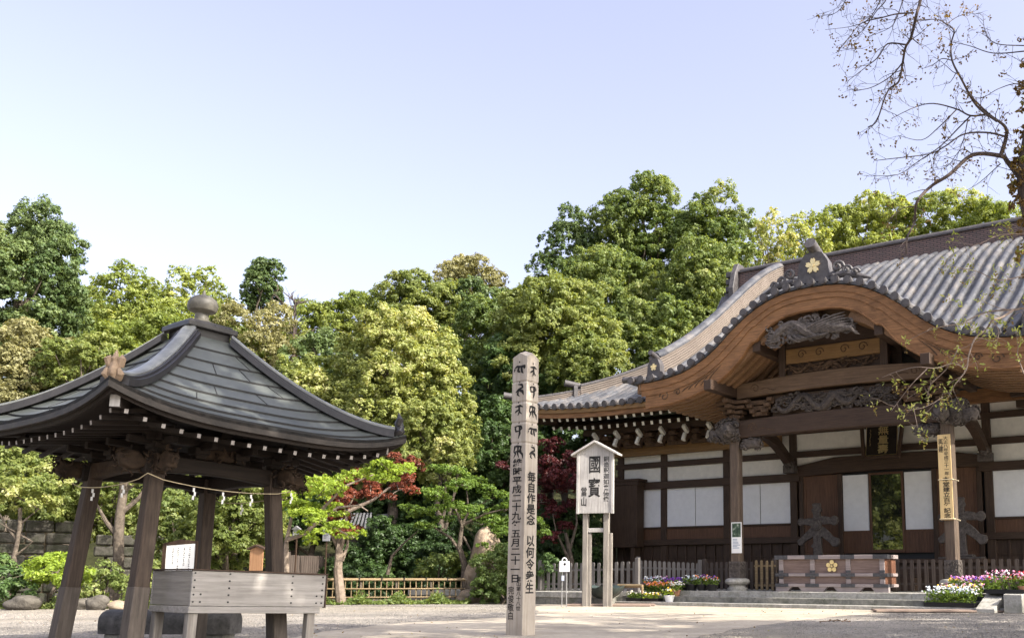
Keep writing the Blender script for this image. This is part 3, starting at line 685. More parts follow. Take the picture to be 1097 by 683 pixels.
# pan tiles: troughs between the covers, stepped
def pan(mb, x0, x1, fy0, fyt, fz, n=26):
    rows = []
    for x in np.linspace(x0, x1, 5):
        y0, yt = fy0(x), fyt(x); ys_ = np.linspace(y0, yt, n); u_ = (x-x0)/(x1-x0); sag = -.05*sin(pi*u_)
        rows.append([(x, y, fz(x, y)+sag) for y in ys_])
    mb.grid(rows)
for i in range(-nx-1, nx+1):
    x0, x1 = i*PITCH, (i+1)*PITCH
    if max(abs(x0), abs(x1)) > HX: continue
    inner = abs((x0+x1)/2) < PW
    fy0 = (lambda x: ypinv(zk(x))) if inner else (lambda x: EY)
    fyt = lambda x: EY+(HX-abs(x)) if abs(x) > VX else RY-.2
    if fyt((x0+x1)/2)-fy0((x0+x1)/2) < .1: continue
    pan(mb, x0, x1, fy0, fyt, (lambda x, y: zp(y)) if inner else zroof)
# side slopes below the gables and the rear slope
for s_ in (-1, 1):
    yy = EY+PITCH*.5
    while yy < 2*RY-EY:
        run = min(yy-EY, 2*RY-EY-yy, HX-VX)
        if run > .3: tile_tube(mb, [(s_*(HX-q), yy, zmain(EY+q)+.02+upturn(s_*HX*.97, EY+q)*max(0, 1-(yy-EY)/4)) for q in np.linspace(0, run, max(4, int(run/.35)))])
        yy += PITCH
    Yg = np.linspace(EY, 2*RY-EY, 40); rows = []
    for y in Yg:
        run = min(y-EY, 2*RY-EY-y, HX-VX); rows.append([(s_*(HX-q), y, zmain(EY+q)) for q in np.linspace(0, run, 8)])
    mb.grid(rows)
mb.grid([[(x, 2*RY-y, zmain(y)) for y in np.linspace(EY+max(0, abs(x)-VX) if False else EY, RY, 10)] for x in (-VX, VX)])
mb.build('roof_tiles', 'tile', HALL, True)
[q_.build('eave_end_tiles', 'tile_d', HALL, True) for q_ in md.values()]
mb = MB()
for s_ in (-1, 1): mb.add([(s_*(VX-.3), 6.9, zmain(6.9)), (s_*(VX-.3), 2*RY-6.9, zmain(6.9)), (s_*(VX-.3), RY, RZ_)], [(0, 1, 2)])
mb.build('gable_wall', 'dark_y', HALL, fix=False)
# main ridge of thin stacked tiles
m, t, p = newmat('stacked thin ridge tiles'); v = coords(t)
br = nd(t, 'ShaderNodeTexBrick'); sp = nd(t, 'ShaderNodeSeparateXYZ'); cb = nd(t, 'ShaderNodeCombineXYZ'); t.links.new(v, sp.inputs[0]); t.links.new(sp.outputs[0], cb.inputs[0]); t.links.new(sp.outputs[2], cb.inputs[1]); t.links.new(cb.outputs[0], br.inputs['Vector'])
for k_, v_ in (('Color1', (.17, .105, .092, 1)), ('Color2', (.12, .078, .070, 1)), ('Mortar', (.03, .024, .024, 1)), ('Scale', 1.), ('Mortar Size', .018), ('Brick Width', .30), ('Row Height', .085)): br.inputs[k_].default_value = v_
n1 = noise(t, v, 6, 6); t.links.new(mixc(t, br.outputs[0], (.07, .06, .055), ramp(t, n1, [(.5, (0, 0, 0)), (.75, (.7,)*3)])), p.inputs['Base Color']); p.inputs['Roughness'].default_value = .7
bump(t, p, br.outputs['Fac'], -.6, .02); MT['noshi'] = m
mb = MB(); mb.bx(-8.6, 8.6, RY-.28, RY+.28, 14.45, 15.35); rg = mb.build('main_ridge', 'noshi', HALL)
mb = MB(); mb.bx(-8.75, 8.75, RY-.36, RY+.36, 15.35, 15.42); mb.tube([(-8.9, RY, 15.46), (0, RY, 15.44), (8.9, RY, 15.46)], .19, 10); mb.bx(-8.7, 8.7, RY-.42, RY+.42, 14.38, 14.46); mb.build('ridge_cap', 'tile_d', rg, True)
mb = MB()
for k in range(26): mb.tube([(-8.5+.68*k, RY-.31, 14.5), (-8.5+.68*k, RY-.45, 14.48)], .10, 8)
mb.build('ridge_discs', 'tile_d', rg, True)
for s_ in (-1, 1):
    mb = MB(); mb.prism([(-.8, 13.9), (.8, 13.9), (.85, 14.5), (.6, 15.3), (.25, 15.85), (-.25, 15.85), (-.6, 15.3), (-.85, 14.5)], (s_*8.62, RY, 0), (0, 1, 0), (0, 0, 1), (s_, 0, 0), .28)
    for k in range(5): mb.bx(s_*8.95-.24, s_*8.95+.24, RY-.62+.02*k, RY+.62-.02*k, 13.7+.36*k, 13.98+.36*k)
    mb.build('ridge_end_tile', 'tile_d', HALL, bevel=.03)
# descending ridges at the verges and the two-step hip ridges
def ridge(P, h, w, name, side=None, cap='tile', cw=1.15, body='noshi2'):
    P = np.array(P, float); k = len(P); t = np.gradient(P, axis=0); t /= np.linalg.norm(t, axis=1, keepdims=True)
    sdv = np.cross(t, (0, 0, 1.)); sdv /= np.linalg.norm(sdv, axis=1, keepdims=True); upv = np.tile((0, 0, 1.), (k, 1))
    mb = MB(); nl = max(3, int(h/.105)); sec = [(-w/2, -.25)]
    for q in range(nl):
        z0 = h*.86*q/nl; z1 = h*.86*(q+.66)/nl; z2 = h*.86*(q+1)/nl; e = w/2*(1-.1*q/nl); sec += [(-e-.02, z0), (-e-.02, z1), (-e+.035, z1+.004), (-e+.035, z2-.004)]
    sec2 = [(-a, b) for a, b in sec[::-1]]
    mb.sweep(sec+sec2, P, sdv, upv); r_ = mb.build(name, body, HALL)
    mb = MB(); hw_ = w/2*cw; z = h*.84
    cs = [(-hw_, z), (-hw_, z+.05)]+[(-hw_*.8*cos(a), z+.06+sin(a)*h*.18) for a in np.linspace(0, pi, 7)]+[(hw_, z+.05), (hw_, z)]
    mb.sweep(cs, P, sdv, upv); mb.build('ridge_cap', cap, r_, True); return r_
MT['noshi2'] = rough_mat('layered ridge tile courses', (.150, .122, .102), (.19, .158, .134), 2, .7, .05, .005, .35)
def flower_emblem(name, c, ex, ey, ez, r, parent, petals=5, notch=True):
    mb = MB(); c, ex, ey, ez = [np.array(q, float) for q in (c, ex, ey, ez)]
    for k in range(petals):
        a0 = pi/2+2*pi*k/petals; d = np.array([cos(a0), sin(a0)]); n_ = np.array([-d[1], d[0]])
        if notch: pl_ = [d*.08*r, d*.32*r+n_*.23*r, d*.65*r+n_*.33*r, d*.98*r+n_*.17*r, d*.86*r, d*.98*r-n_*.17*r, d*.65*r-n_*.33*r, d*.32*r-n_*.23*r]
        else: pl_ = [d*.62*r+.34*r*np.array([cos(q), sin(q)]) for q in np.linspace(0, 2*pi, 14, endpoint=False)]
        mb.prism(pl_, c, ex, ey, ez, r*.12)
    mb.prism([(.17*r*cos(q), .17*r*sin(q)) for q in np.linspace(0, 2*pi, 10, endpoint=False)], c, ex, ey, ez, r*.2)
    return mb.build(name, 'gold', parent)
def onigawara(c, w, h, yd, flower=True, swirl=False):
    x, y, z = c; a = w/2
    pl_ = [(-a*1.1, 0), (a*1.1, 0), (a*.95, h*.3), (a*.9, h*.62), (a*.55, h*.93), (0, h), (-a*.55, h*.93), (-a*.9, h*.62), (-a*.95, h*.3)]
    mb = MB(); mb.prism(pl_, (x, y, z), (1, 0, 0), (0, 0, 1), (0, 1, 0), yd)
    mb.tube([(x, y+yd+.1, z+h*.98), (x, y-.22, z+h*1.22)], w*.17, 12)
    if swirl:
        for s_ in (-1, 1):
            for dx, dz, R0 in ((.78, .38, .20), (1.05, .22, .16), (1.32, .10, .13), (.62, .10, .14)):
                mb.tube([(x+s_*(dx*w/1.05+cos(q*.6)*R0*(1-q*.06)), y+.06-.006*q, z+dz+sin(q*.6)*R0*(1-q*.06)) for q in range(14)], .055, 6)
            mb.tube([(x+s_*.55, y+.08, z+.12), (x+s_*1.1, y+.08, z+.12), (x+s_*1.55, y+.08, z-.02), (x+s_*1.95, y+.08, z-.16)], [.12, .12, .10, .03], 8)
    o = mb.build('ridge_end_tile', 'tile_d', HALL, True)
    if flower: flower_emblem('flower_emblem', (x, y-.004, z+h*.52), (1, 0, 0), (0, 0, 1), (0, -1, 0), w*.235, o)
    return o
for s_ in (-1, 1):
    # verge ridge
    P = [(s_*(VX-.55), y, zmain(y)+.1) for y in np.linspace(RY-.5, 6.4, 12)]; ridge(P, .3, .42, 'verge_ridge', None, 'tile_d')
    # hip ridge, two steps
    P = [(s_*(HX-q), EY+q, zroof(HX-q, EY+q)+.05) for q in np.linspace(6.0, 2.1, 12)]; ridge(P, .45, .40, 'hip_ridge', None, 'tile_d')
    P = [(s_*(HX-q), EY+q, zroof(HX-q, EY+q)+.05) for q in np.linspace(2.3, .25, 8)]; ridge(P, .26, .34, 'hip_ridge', None, 'tile_d')
    for q, h in ((2.0, .5), (.12, .36)):
        c = np.array((s_*(HX-q), EY+q, zroof(HX-q, EY+q)+.05)); d = np.array([s_*1., -1., 0])/sqrt(2)
        mb = MB(); pd = np.array([d[1], -d[0], 0]); mb.prism([(-.3, -.1), (.3, -.1), (.26, h*.7), (.1, h), (-.1, h), (-.26, h*.7)], c, pd, (0, 0, 1), d, .16)
        mb.tube([c+np.array([0, 0, h*.9])-d*.2, c+np.array([0, 0, h*1.15])+d*.55], [.13, .15], 10); mb.build('ridge_end_tile', 'tile_d', HALL, True)

# karahafu tiles: run front to back along the curve
arc = [0.]
xs_f = np.linspace(0, 7.1, 400); zf = np.array([zk(x) for x in xs_f]); L_ = np.r_[0, np.cumsum(np.hypot(np.diff(xs_f), np.diff(zf)))]
mb = MB(); md = MB()
k = 0
while k*PITCH < L_[-1]:
    x = float(np.interp(k*PITCH, L_, xs_f)); k += 1
    for s_ in ((-1, 1) if x > 0 else (1,)):
        ye = ypinv(zk(x))+.3
        dx = .05; sl = (zk(x+dx)-zk(max(0, x-dx)))/(dx+min(dx, x)); nrm = np.array([-s_*sl, 0, 1.]); nrm /= np.linalg.norm(nrm)
        c0 = np.array([s_*x, 0, zk(x)])+nrm*.01
        ys_ = np.arange(GY-.12, ye, .3); n = 7; V = []
        e1 = np.cross((0, 1., 0), nrm)
        for i, y in enumerate(ys_):
            rr = TR*(1.06 if i % 2 == 0 else .95)
            for j in range(n): a = pi*j/(n-1); V.append(c0+np.array([0, y, 0])+e1*cos(a)*rr+nrm*sin(a)*rr)
        mb.add(V, [(i*n+j, (i+1)*n+j, (i+1)*n+j+1, i*n+j+1) for i in range(len(ys_)-1) for j in range(n-1)])
        end_disc(md, c0+np.array([0, GY-.12, 0])+nrm*.02, (0, -1, 0))
X = np.linspace(-7.1, 7.1, 120)
mb.grid([[(x, y, zk(x)-.01) for y in np.linspace(GY-.1, ypinv(zk(x))+.3, 6)] for x in X])
mb.grid([[(x, y, zk(x)-.10) for y in (GY-.1, EY+.2)] for x in X]); mb.grid([[(x, GY-.1, zk(x)-.10+.1*q) for q in (0, 1)] for x in X])
mb.build('porch_roof_tiles', 'tile', HALL, True); md.build('porch_end_tiles', 'tile_d', HALL, True)
# tail ends closed with a tile lying along the eave
for s_ in (-1, 1):
    mb = MB(); mb.tube([(s_*6.7, GY-.02, 8.03), (s_*7.5, GY-.02, 8.08)], .12, 10); mb.tube([(s_*7.1, GY+.1, 7.98), (s_*7.12, EY+.6, 7.98)], .12, 10); mb.build('edge_tile', 'tile_d', HALL, True)
    mb = MB(); mb.bx(min(s_*6.6, s_*7.0), max(s_*6.6, s_*7.0), GY+.15, EY+.6, 7.55, 7.86); mb.build('tail_board', 'brown_y', HALL)
# tall smooth capped ridges that follow the gable curve, just behind the end tiles
for s_ in (-1, 1):
    xr = 6.45 if s_ < 0 else 6.85
    P = [(s_*xr, y, float(zp(y))+.05) for y in np.linspace(-1.15, 9.6, 34)]
    ridge(P, .82, .46, 'porch_ridge', None, 'tile')
    onigawara((s_*(xr-.13), -1.42, 8.10), .58, .72, .3)
    mb = MB(); mb.add([(s_*6.72, y, z) for y in np.linspace(-1.7, 9.9, 30) for z in (float(zmain(y))-.3 if y > EY else 7.6, float(zp(y))+.02)], [(2*i, 2*i+1, 2*i+3, 2*i+2) for i in range(29)]); mb.build('roof_side', 'noshi2', HALL, fix=False)
    xs_s = np.linspace(.9, 5.2, 24); mb = MB(); mb.tube([(s_*x, ypinv(zk(x)), float(zk(x))+.05) for x in xs_s], .10, 8); mb.build('seam_ridge', 'tile_d', HALL, True)
onigawara((0, -1.5, 10.60), 1.15, 1.05, .35, True, True)
mb = MB(); mb.tube([(0, -1.2, 10.95), (0, 4.0, 11.05)], .30, 10); mb.bx(-.26, .26, -1.2, 4.0, 10.5, 10.9); mb.build('porch_main_ridge', 'tile_d', HALL, True)

# ---- under the main eaves: boards, two tiers of rafters with white ends, brackets
for s_ in (-1, 1):
    a, b = (-HX+.2, -6.6) if s_ < 0 else (6.6, HX-.2)
    X = np.linspace(a, b, 24)
    for name, y0, d, zt, zb, mt in (('eave_board', EY+.02, .14, -.06, -.24, 'gold_x'), ('eave_board', EY+.10, .14, -.24, -.44, 'brown_x')):
        mb = MB(); V = []
        for x in X:
            u_ = upturn(x, EY); V += [(x, y0, EZ+zt+u_), (x, y0, EZ+zb+u_), (x, y0+d, EZ+zt+u_), (x, y0+d, EZ+zb+u_)]
        Fc = []
        for i in range(len(X)-1): a4 = 4*i; b4 = a4+4; Fc += [(a4, a4+1, b4+1, b4), (a4+2, b4+2, b4+3, a4+3), (a4, b4, b4+2, a4+2), (a4+1, a4+3, b4+3, b4+1)]
        Fc += [(0, 2, 3, 1), (4*len(X)-4, 4*len(X)-3, 4*len(X)-1, 4*len(X)-2)]
        mb.add(V, Fc); mb.build(name, mt, HALL)
    mb = MB(); x = a+.1
    while x < b:
        u_ = float(upturn(x, EY)); lim = min(3.0, max(.25, HX-abs(x)-.3))
        mb.bar((x, EY+.28, EZ-.50+u_), (x, EY+.28+lim*.62, EZ-.36+u_+lim*.20), .12, .13, 0, capm=1)
        if HX-abs(x) > 1.2: mb.bar((x, EY+.95, EZ-.74+u_*.8), (x, min(W, EY+.2+max(1., HX-abs(x))), EZ-.40+u_*.5+.10*min(W-EY, HX-abs(x))), .12, .15, 0, capm=1)
        x += .42
    mb.build('rafters', ['dark_y', 'tip'], HALL)
    mb = MB(); mb.grid([[(x, y, EZ-.26+(y-EY)*.25+upturn(x, EY)*(1-(y-EY)/6)) for y in (EY+.1, EY+min(2, max(.1, HX-abs(x))), EY+min(W+.2-EY, max(.2, HX-abs(x))))] for x in X]); mb.build('eave_soffit', 'gold_x', HALL)
    for y0, z0, w_ in ((3.25, 6.98, .22), (4.05, 6.72, .22)):
        mb = MB(); a2, b2 = (-12.9, -5.0) if s_ < 0 else (5.0, 12.9); mb.bx(a2, b2, y0-w_/2, y0+w_/2, z0, z0+.26); mb.build('bracket_purlin', 'dark_x', HALL, bevel=.015)
    x = -11.9 if s_ < 0 else 5.2
    for i in range(6):
        bx_ = (-12.0+1.12*i) if s_ < 0 else 12.0-1.12*i
        mb = MB()
        mb.bx(bx_-.2, bx_+.2, W-.25, W+.1, 6.42, 6.62); mb.bx(bx_-.1, bx_+.1, 3.55, W, 6.55, 6.75); mb.bx(bx_-.45, bx_+.45, 3.95, 4.15, 6.44, 6.62)
        for q in (-.38, 0, .38): mb.bx(bx_+q-.1, bx_+q+.1, 3.93, 4.17, 6.6, 6.72)
        mb.bx(bx_-.1, bx_+.1, 3.0, W, 6.80, 6.98); mb.bx(bx_-.4, bx_+.4, 3.16, 3.36, 6.74, 6.90)
        mb.bar((bx_, 2.72, 6.42), (bx_, 3.5, 6.88), .13, .20, 0, capm=1); mb.bar((bx_, 2.66, 6.98), (bx_, 3.0, 6.74), .14, .16, 1)
        mb.bar((bx_, 2.62, 6.38), (bx_, 2.80, 6.68), .14, .12, 1)
        mb.build('bracket', ['carve_b', 'tip'], HALL, bevel=.012)
    mb = MB(); a2, b2 = (-12.2, -3.9) if s_ < 0 else (3.9, 12.2); (mb.bx(a2, -4.15, W-.32, W-.06, 6.14, 6.60) if s_ < 0 else mb.bx(6.7, b2, W-.32, W-.06, 6.14, 6.60))
    mb.build('eave_beam', 'gold_x', HALL, bevel=.02)
    # corner rafter
    mb = MB(); mb.bar((s_*(HX-.15), EY+.15, EZ-.15), (s_*12, W, 7.5), .26, .3, 0, capm=1); mb.build('corner_rafter', ['dark_y', 'tip'], HALL)
# wooden storage box for shutters at the left end
mb = MB(); zc0, zc1 = 2.2, 5.02
mb.bx(-12.55, -10.75, W-.62, W-.08, zc0, zc1); mb.bx(-12.7, -10.6, W-.74, W-.03, zc1, zc1+.10); mb.bx(-12.62, -10.68, W-.68, W-.05, zc1-.16, zc1)
for x in (-12.5, -10.8): mb.bx(x-.07, x+.07, W-.66, W-.6, zc0, zc1-.1)
mb.bx(-12.55, -10.75, W-.66, W-.6, zc0, zc0+.16); mb.bx(-12.4, -12.2, W-.6, W-.1, PZ, zc0); mb.bx(-11.1, -10.9, W-.6, W-.1, PZ, zc0)
mb.tube([(-11.9, W-.5, zc1+.1), (-11.9, W-.5, zc1+.22)], .22, 12); mb.build('shutter_cupboard', 'dark_z', HALL, bevel=.012)

# right-hand stone cheek and terrace wall beside the steps
mb = MB(); mb.prism([(-2.62, 0), (-.96, 0), (-.96, .52), (-1.25, .56), (-2.62, .12)], (5.05, 0, 0), (0, 1, 0), (0, 0, 1), (1, 0, 0), .52); mb.build('stair_cheek', 'stone', HALL, bevel=.015)

# ------------------------------------------------------------------ the purification pavilion (left, near)
MT['pv_z'] = wood('dark grey pavilion post', (.026, .018, .013), (.085, .061, .046), 2, .75)
MT['foot_z'] = wood('grey pavilion post foot', (.055, .045, .038), (.13, .108, .09), 2, .8)
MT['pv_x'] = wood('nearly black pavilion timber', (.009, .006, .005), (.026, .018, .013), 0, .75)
MT['pv_c'] = rough_mat('carved pavilion timber', (.020, .013, .009), (.062, .040, .025), 8, .8, .6, .02)
m, t, p = newmat('weathered grey copper sheet'); v = coords(t)
n1 = noise(t, v, 1.6, 6, .65); n2 = noise(t, v, 11, 5, .7)
col = ramp(t, n1, [(.3, (.050, .057, .053)), (.7, (.105, .115, .106))]); col = mixc(t, col, (.06, .055, .05), ramp(t, n2, [(.5, (0, 0, 0)), (.8, (.6,)*3)]))
t.links.new(col, p.inputs['Base Color']); p.inputs['Roughness'].default_value = .42; p.inputs['Specular IOR Level'].default_value = .6; bump(t, p, n2, .12, .01); MT['copper'] = m
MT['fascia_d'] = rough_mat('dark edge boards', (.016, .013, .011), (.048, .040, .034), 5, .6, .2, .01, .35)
MT['copper_sheen'] = rough_mat('copper cap with painted sky sheen', (.10, .105, .10), (.22, .225, .21), 4, .32, .1, .01, .6)  # paler than the sheets: sky reflection on the caps is put into the colour
MT['seam'] = plain('black joints and painted step shade', (.012, .012, .012), .7)
MT['copper_d'] = rough_mat('dark copper edging', (.012, .011, .011), (.032, .029, .029), 5, .42, .15, .01, .55)
MT['rope'] = plain('straw rope', (.55, .46, .30), .9)
MT['paper'] = plain('white paper', (.82, .82, .80), .9, var=.02)
PV = thing('pavilion', 'open four-posted dark timber pavilion with a curved grey copper roof and onion finial', 'pavilion', (-6.27, 13.14, 0), 0, None, rot=(Matrix.Rotation(.018, 3, 'Y') @ Matrix.Rotation(-.040, 3, 'X') @ Matrix.Rotation(.149+pi/4, 3, 'Z')).to_euler())
C_ = 2.05
def proof(x, y):
    a, b = abs(x)/C_, abs(y)/C_; d = max(a, b); q = min(a, b)/max(d, 1e-6)
    z = 2.75+1.51*(max(0, 1-d)/.88)**1.42
    return z+.24*q**3.2*min(1, d)**2.2
mb = MB(); rows = 9; ds = np.linspace(1.0, .13, rows+1)**.95
for side in range(4):
    R_ = np.array([[cos(side*pi/2), -sin(side*pi/2)], [sin(side*pi/2), cos(side*pi/2)]])
    for i in range(rows):
        d0, d1 = ds[i], ds[i+1]; us = np.linspace(-1, 1, 25); P0 = []; P1 = []; P2 = []
        for u_ in us:
            xa, ya = R_@np.array([u_*C_*d0, -C_*d0]); xb, yb = R_@np.array([u_*C_*d1, -C_*d1])
            P0.append((xa, ya, proof(xa, ya)+.034)); P1.append((xb, yb, proof(xb, yb)+.006)); P2.append((xa, ya, proof(xa, ya)-.01))
        mb.grid([P0, P1]); mb.grid([P2, P0], 1)  # step faces coloured black as the shade line under each course
        for k_ in range(3):                       # standing joints between sheets, staggered
            u_ = -.8+.55*k_+(.27 if i % 2 else 0)+rng.uniform(-.05, .05)
            if abs(u_) > .93 or rng.uniform() < .62: continue
            xa, ya = R_@np.array([u_*C_*d0, -C_*d0]); xb, yb = R_@np.array([u_*C_*d1, -C_*d1])
            mb.bar((xa, ya, proof(xa, ya)+.036), (xb, yb, proof(xb, yb)+.010), .010, .008, 1)
mb.build('roof', ['copper', 'seam'], PV)
# hip ridges: a broad capped band with mouldings, ending in a leaf shaped ornament
for sx, sy in ((-1, -1), (1, -1), (1, 1), (-1, 1)):
    dvec = np.array([sx, sy, 0.])/sqrt(2); pd = np.array([-dvec[1], dvec[0], 0]); P = []
    for d in np.linspace(.155, .945, 22): P.append((sx*C_*d, sy*C_*d, proof(sx*C_*d, sy*C_*d)+.02))
    k = len(P); up = [(0, 0, 1)]*k; sd_ = [pd]*k
    mb = MB(); mb.sweep([(-.15, -.05), (-.15, .03), (-.115, .035), (-.115, .065), (-.09, .07), (.09, .07), (.115, .065), (.115, .035), (.15, .03), (.15, -.05)], P, sd_, up); hr = mb.build('hip_ridge', 'copper_d', PV)
    mb = MB(); mb.sweep([(-.085, .065), (-.085, .09)]+[(-.078*cos(a), .09+.03*sin(a)) for a in np.linspace(0, pi, 7)]+[(.085, .09), (.085, .065)], P, sd_, up); mb.build('ridge_cap', 'copper_sheen', hr, True)
    e = np.array((sx*C_*.955, sy*C_*.955, proof(sx*C_*.955, sy*C_*.955)+.02)); mb = MB()
    mb.tube([e-dvec*.03, e+np.array([0, 0, .07])+dvec*.03, e+np.array([0, 0, .15])+dvec*.02, e+np.array([0, 0, .21])], [.062, .078, .06, .05], 10, 0, True, (1, .8))
    for q, hh in ((-.06, .27), (0, .33), (.06, .28)): mb.tube([e+pd*q*.8+np.array([0, 0, .15]), e+pd*q*1.25+dvec*.03+np.array([0, 0, .23]), e+pd*q+np.array([0, 0, hh])], [.045, .042, .008], 8)
    for q in (-1, 1): mb.tube([e+pd*q*.04+np.array([0, 0, .02]), e+pd*q*.08+dvec*.05+np.array([0, 0, .06]), e+pd*q*.06+dvec*.06+np.array([0, 0, .12])], [.05, .04, .015], 8)
    mb.build('ridge_ornament', rough_mat('pale weathered ornament', (.17, .12, .08), (.34, .25, .175), 12, .8) if (sx, sy) == (-1, -1) else 'copper_d', PV, True)
mb = MB(); a = .36; mb.bx(-a, a, -a, a, 4.31, 4.39); mb.bx(-a*.86, a*.86, -a*.86, a*.86, 4.39, 4.43); mb.bx(-.29, .29, -.29, .29, 3.98, 4.32)
cp = mb.build('roof_cap', 'copper_d', PV, bevel=.012)
mb = MB(); mb.lathe([(r_q*.93, z_q+.0+(.035 if z_q > 4.55 else 0)) for r_q, z_q in [(.20, 4.43), (.21, 4.47), (.14, 4.50), (.10, 4.525), (.095, 4.565), (.12, 4.585), (.19, 4.61), (.215, 4.66), (.215, 4.71), (.19, 4.77), (.13, 4.815), (.05, 4.835), (.025, 4.86), (.018, 4.90), (.002, 4.92)]], (0, 0, 0), 24); mb.build('finial', rough_mat('green brown bronze', (.055, .050, .040), (.14, .13, .105), 9, .5, .2, .01, .5), PV, True)
# fascia, soffit, rafters
def eavez(u_): return 2.76+.24*abs(u_)**3.2
for side in range(4):
    R_ = np.array([[cos(side*pi/2), -sin(side*pi/2)], [sin(side*pi/2), cos(side*pi/2)]]); us = np.linspace(-1, 1, 29)
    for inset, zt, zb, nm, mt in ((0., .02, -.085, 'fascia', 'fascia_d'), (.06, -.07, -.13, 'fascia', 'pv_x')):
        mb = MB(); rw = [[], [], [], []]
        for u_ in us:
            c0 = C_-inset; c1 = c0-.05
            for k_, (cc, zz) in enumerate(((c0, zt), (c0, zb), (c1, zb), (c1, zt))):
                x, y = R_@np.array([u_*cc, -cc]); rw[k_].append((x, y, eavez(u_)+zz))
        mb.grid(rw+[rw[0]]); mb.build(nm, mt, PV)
    mb = MB(); g = []
    for u_ in us:
        row = []
        for q in (0, .35, .7, 1.25):
            c0 = C_-.08-q; x, y = R_@np.array([u_*c0, -c0]); row.append((x, y, eavez(u_)*(1-q/1.3)+2.78*(q/1.3)-.10+.16*q))
        g.append(row)
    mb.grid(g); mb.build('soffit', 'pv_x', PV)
    mb = MB(); nr = 17
    for i in range(nr):
        u_ = -0.88+1.76*i/(nr-1); x0 = u_*C_*.96; ze = eavez(u_)
        ln = max(.25, min(1.1, C_*(1.02-abs(u_))+.1))
        a = R_@np.array([x0, -(C_-.20)]); b = R_@np.array([x0, -(C_-.20-ln)])
        mb.bar((a[0], a[1], ze-.21), (b[0], b[1], ze-.21+.16*ln), .045, .05, 0, capm=1)
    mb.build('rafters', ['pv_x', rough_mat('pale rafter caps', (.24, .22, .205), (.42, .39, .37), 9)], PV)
for sx, sy in ((-1, -1), (1, -1), (1, 1), (-1, 1)):
    mb = MB(); mb.bar((sx*(C_-.17), sy*(C_-.17), 2.80), (sx*.5, sy*.5, 2.95), .12, .15, 0, capm=1); mb.build('corner_rafter', ['pv_x', 'sign_z'], PV, bevel=.008)
    # splayed posts
    tp = np.array([sx*.80, sy*.80, 2.42]); bt = np.array([sx*(.985 if sx > 0 and sy < 0 else .93), sy*(.985 if sx > 0 and sy < 0 else .93), .12]); w_ = .095
    def sq(c, w): return [(c[0]-w, c[1]-w, c[2]), (c[0]+w, c[1]-w, c[2]), (c[0]+w, c[1]+w, c[2]), (c[0]-w, c[1]+w, c[2])]
    mb = MB(); V = sq(bt, w_)+sq(bt*.62+tp*.38, w_*.985)+sq(tp, w_*.95)
    mb.add(V, [(3, 2, 1, 0), (8, 9, 10, 11)]+[(i+4*j, (i+1) % 4+4*j, (i+1) % 4+4*j+4, i+4*j+4) for j in (0, 1) for i in range(4)]); po = mb.build('post', 'pv_z', PV, bevel=.018)
    b2 = bt*.70+tp*.30; V = sq(bt, w_+.006)+sq(b2, w_*.985+.006); mb = MB(); mb.add(V, [(3, 2, 1, 0), (4, 5, 6, 7)]+[(i, (i+1) % 4, (i+1) % 4+4, i+4) for i in range(4)])
    mb.build('repaired_foot', 'foot_z', po, bevel=.01)
    mb = MB(); mb.lathe([(.26, 0), (.27, .06), (.22, .13)], (bt[0], bt[1], -.01), 18); mb.build('base_stone', 'stone_d', po, True)
for axis in (0, 1):
    for q in (-1, 1):
        mb = MB(); k = 16; pr = [(-.98+1.96*i/k, 2.44) for i in range(k+1)]+[(.98-1.96*i/k, 2.19+.07*sin(pi*i/k)) for i in range(k+1)]
        ex = (1, 0, 0) if axis == 0 else (0, 1, 0); ez = (0, 1, 0) if axis == 0 else (1, 0, 0); o = np.array(ez)*(q*.82-.07)
        mb.prism(pr, o, ex, (0, 0, 1), ez, .14); bm_ = mb.build('tie_beam', 'pv_c' if (axis, q) == (1, -1) else 'pv_x', PV, bevel=.015)
        mb = MB(); exv = np.array(ex); ezv = np.array(ez)
        for e in (-1, 1): ce = MB(); carved(ce, exv*e*1.12+ezv*q*.82+np.array([0, 0, 2.33]), np.abs(exv)*.34+np.abs(ezv)*.15+np.array([0, 0, .22]), 100+axis*7+q*3+e, 14, 0, .016); ce.build('carved_end', 'pv_c', bm_, 'all')
        mb = MB()
        mb.prism([(-1.0, 2.60), (1.0, 2.60), (1.0, 2.76), (-1.0, 2.76)], o-np.array(ez)*(-.0), ex, (0, 0, 1), ez, .14)
        for u_ in (-.8, -.28, .28, .8):
            c0 = exv*u_+ezv*q*.82; mb.box(c0+np.array([0, 0, 2.55]), (.20, .20, .09)); mb.box(c0+np.array([0, 0, 2.49]), (.14, .14, .08)); mb.box(c0+ezv*q*.18+np.array([0, 0, 2.60]), np.abs(ezv)*.38+np.abs(exv)*.08+np.array([0, 0, .09]))
        dr = MB(); carved(dr, ezv*q*.82+np.array([0, 0, 2.54]), np.abs(exv)*.5+np.abs(ezv)*.10+np.array([0, 0, .16]), 140+axis+q, 16, 0, .02)
        bp = mb.build('bracket_beam', 'pv_x', PV, bevel=.01); dr.build('carving', 'pv_c', bp, 'all')
mb = MB(); mb.bx(-1.0, 1.0, -.08, .08, 2.78, 2.92); mb.bx(-.08, .08, -.98, .98, 2.76, 2.90); mb.bx(-1.02, 1.02, -1.02, 1.02, 2.93, 2.97); mb.build('ceiling', 'pv_x', PV)
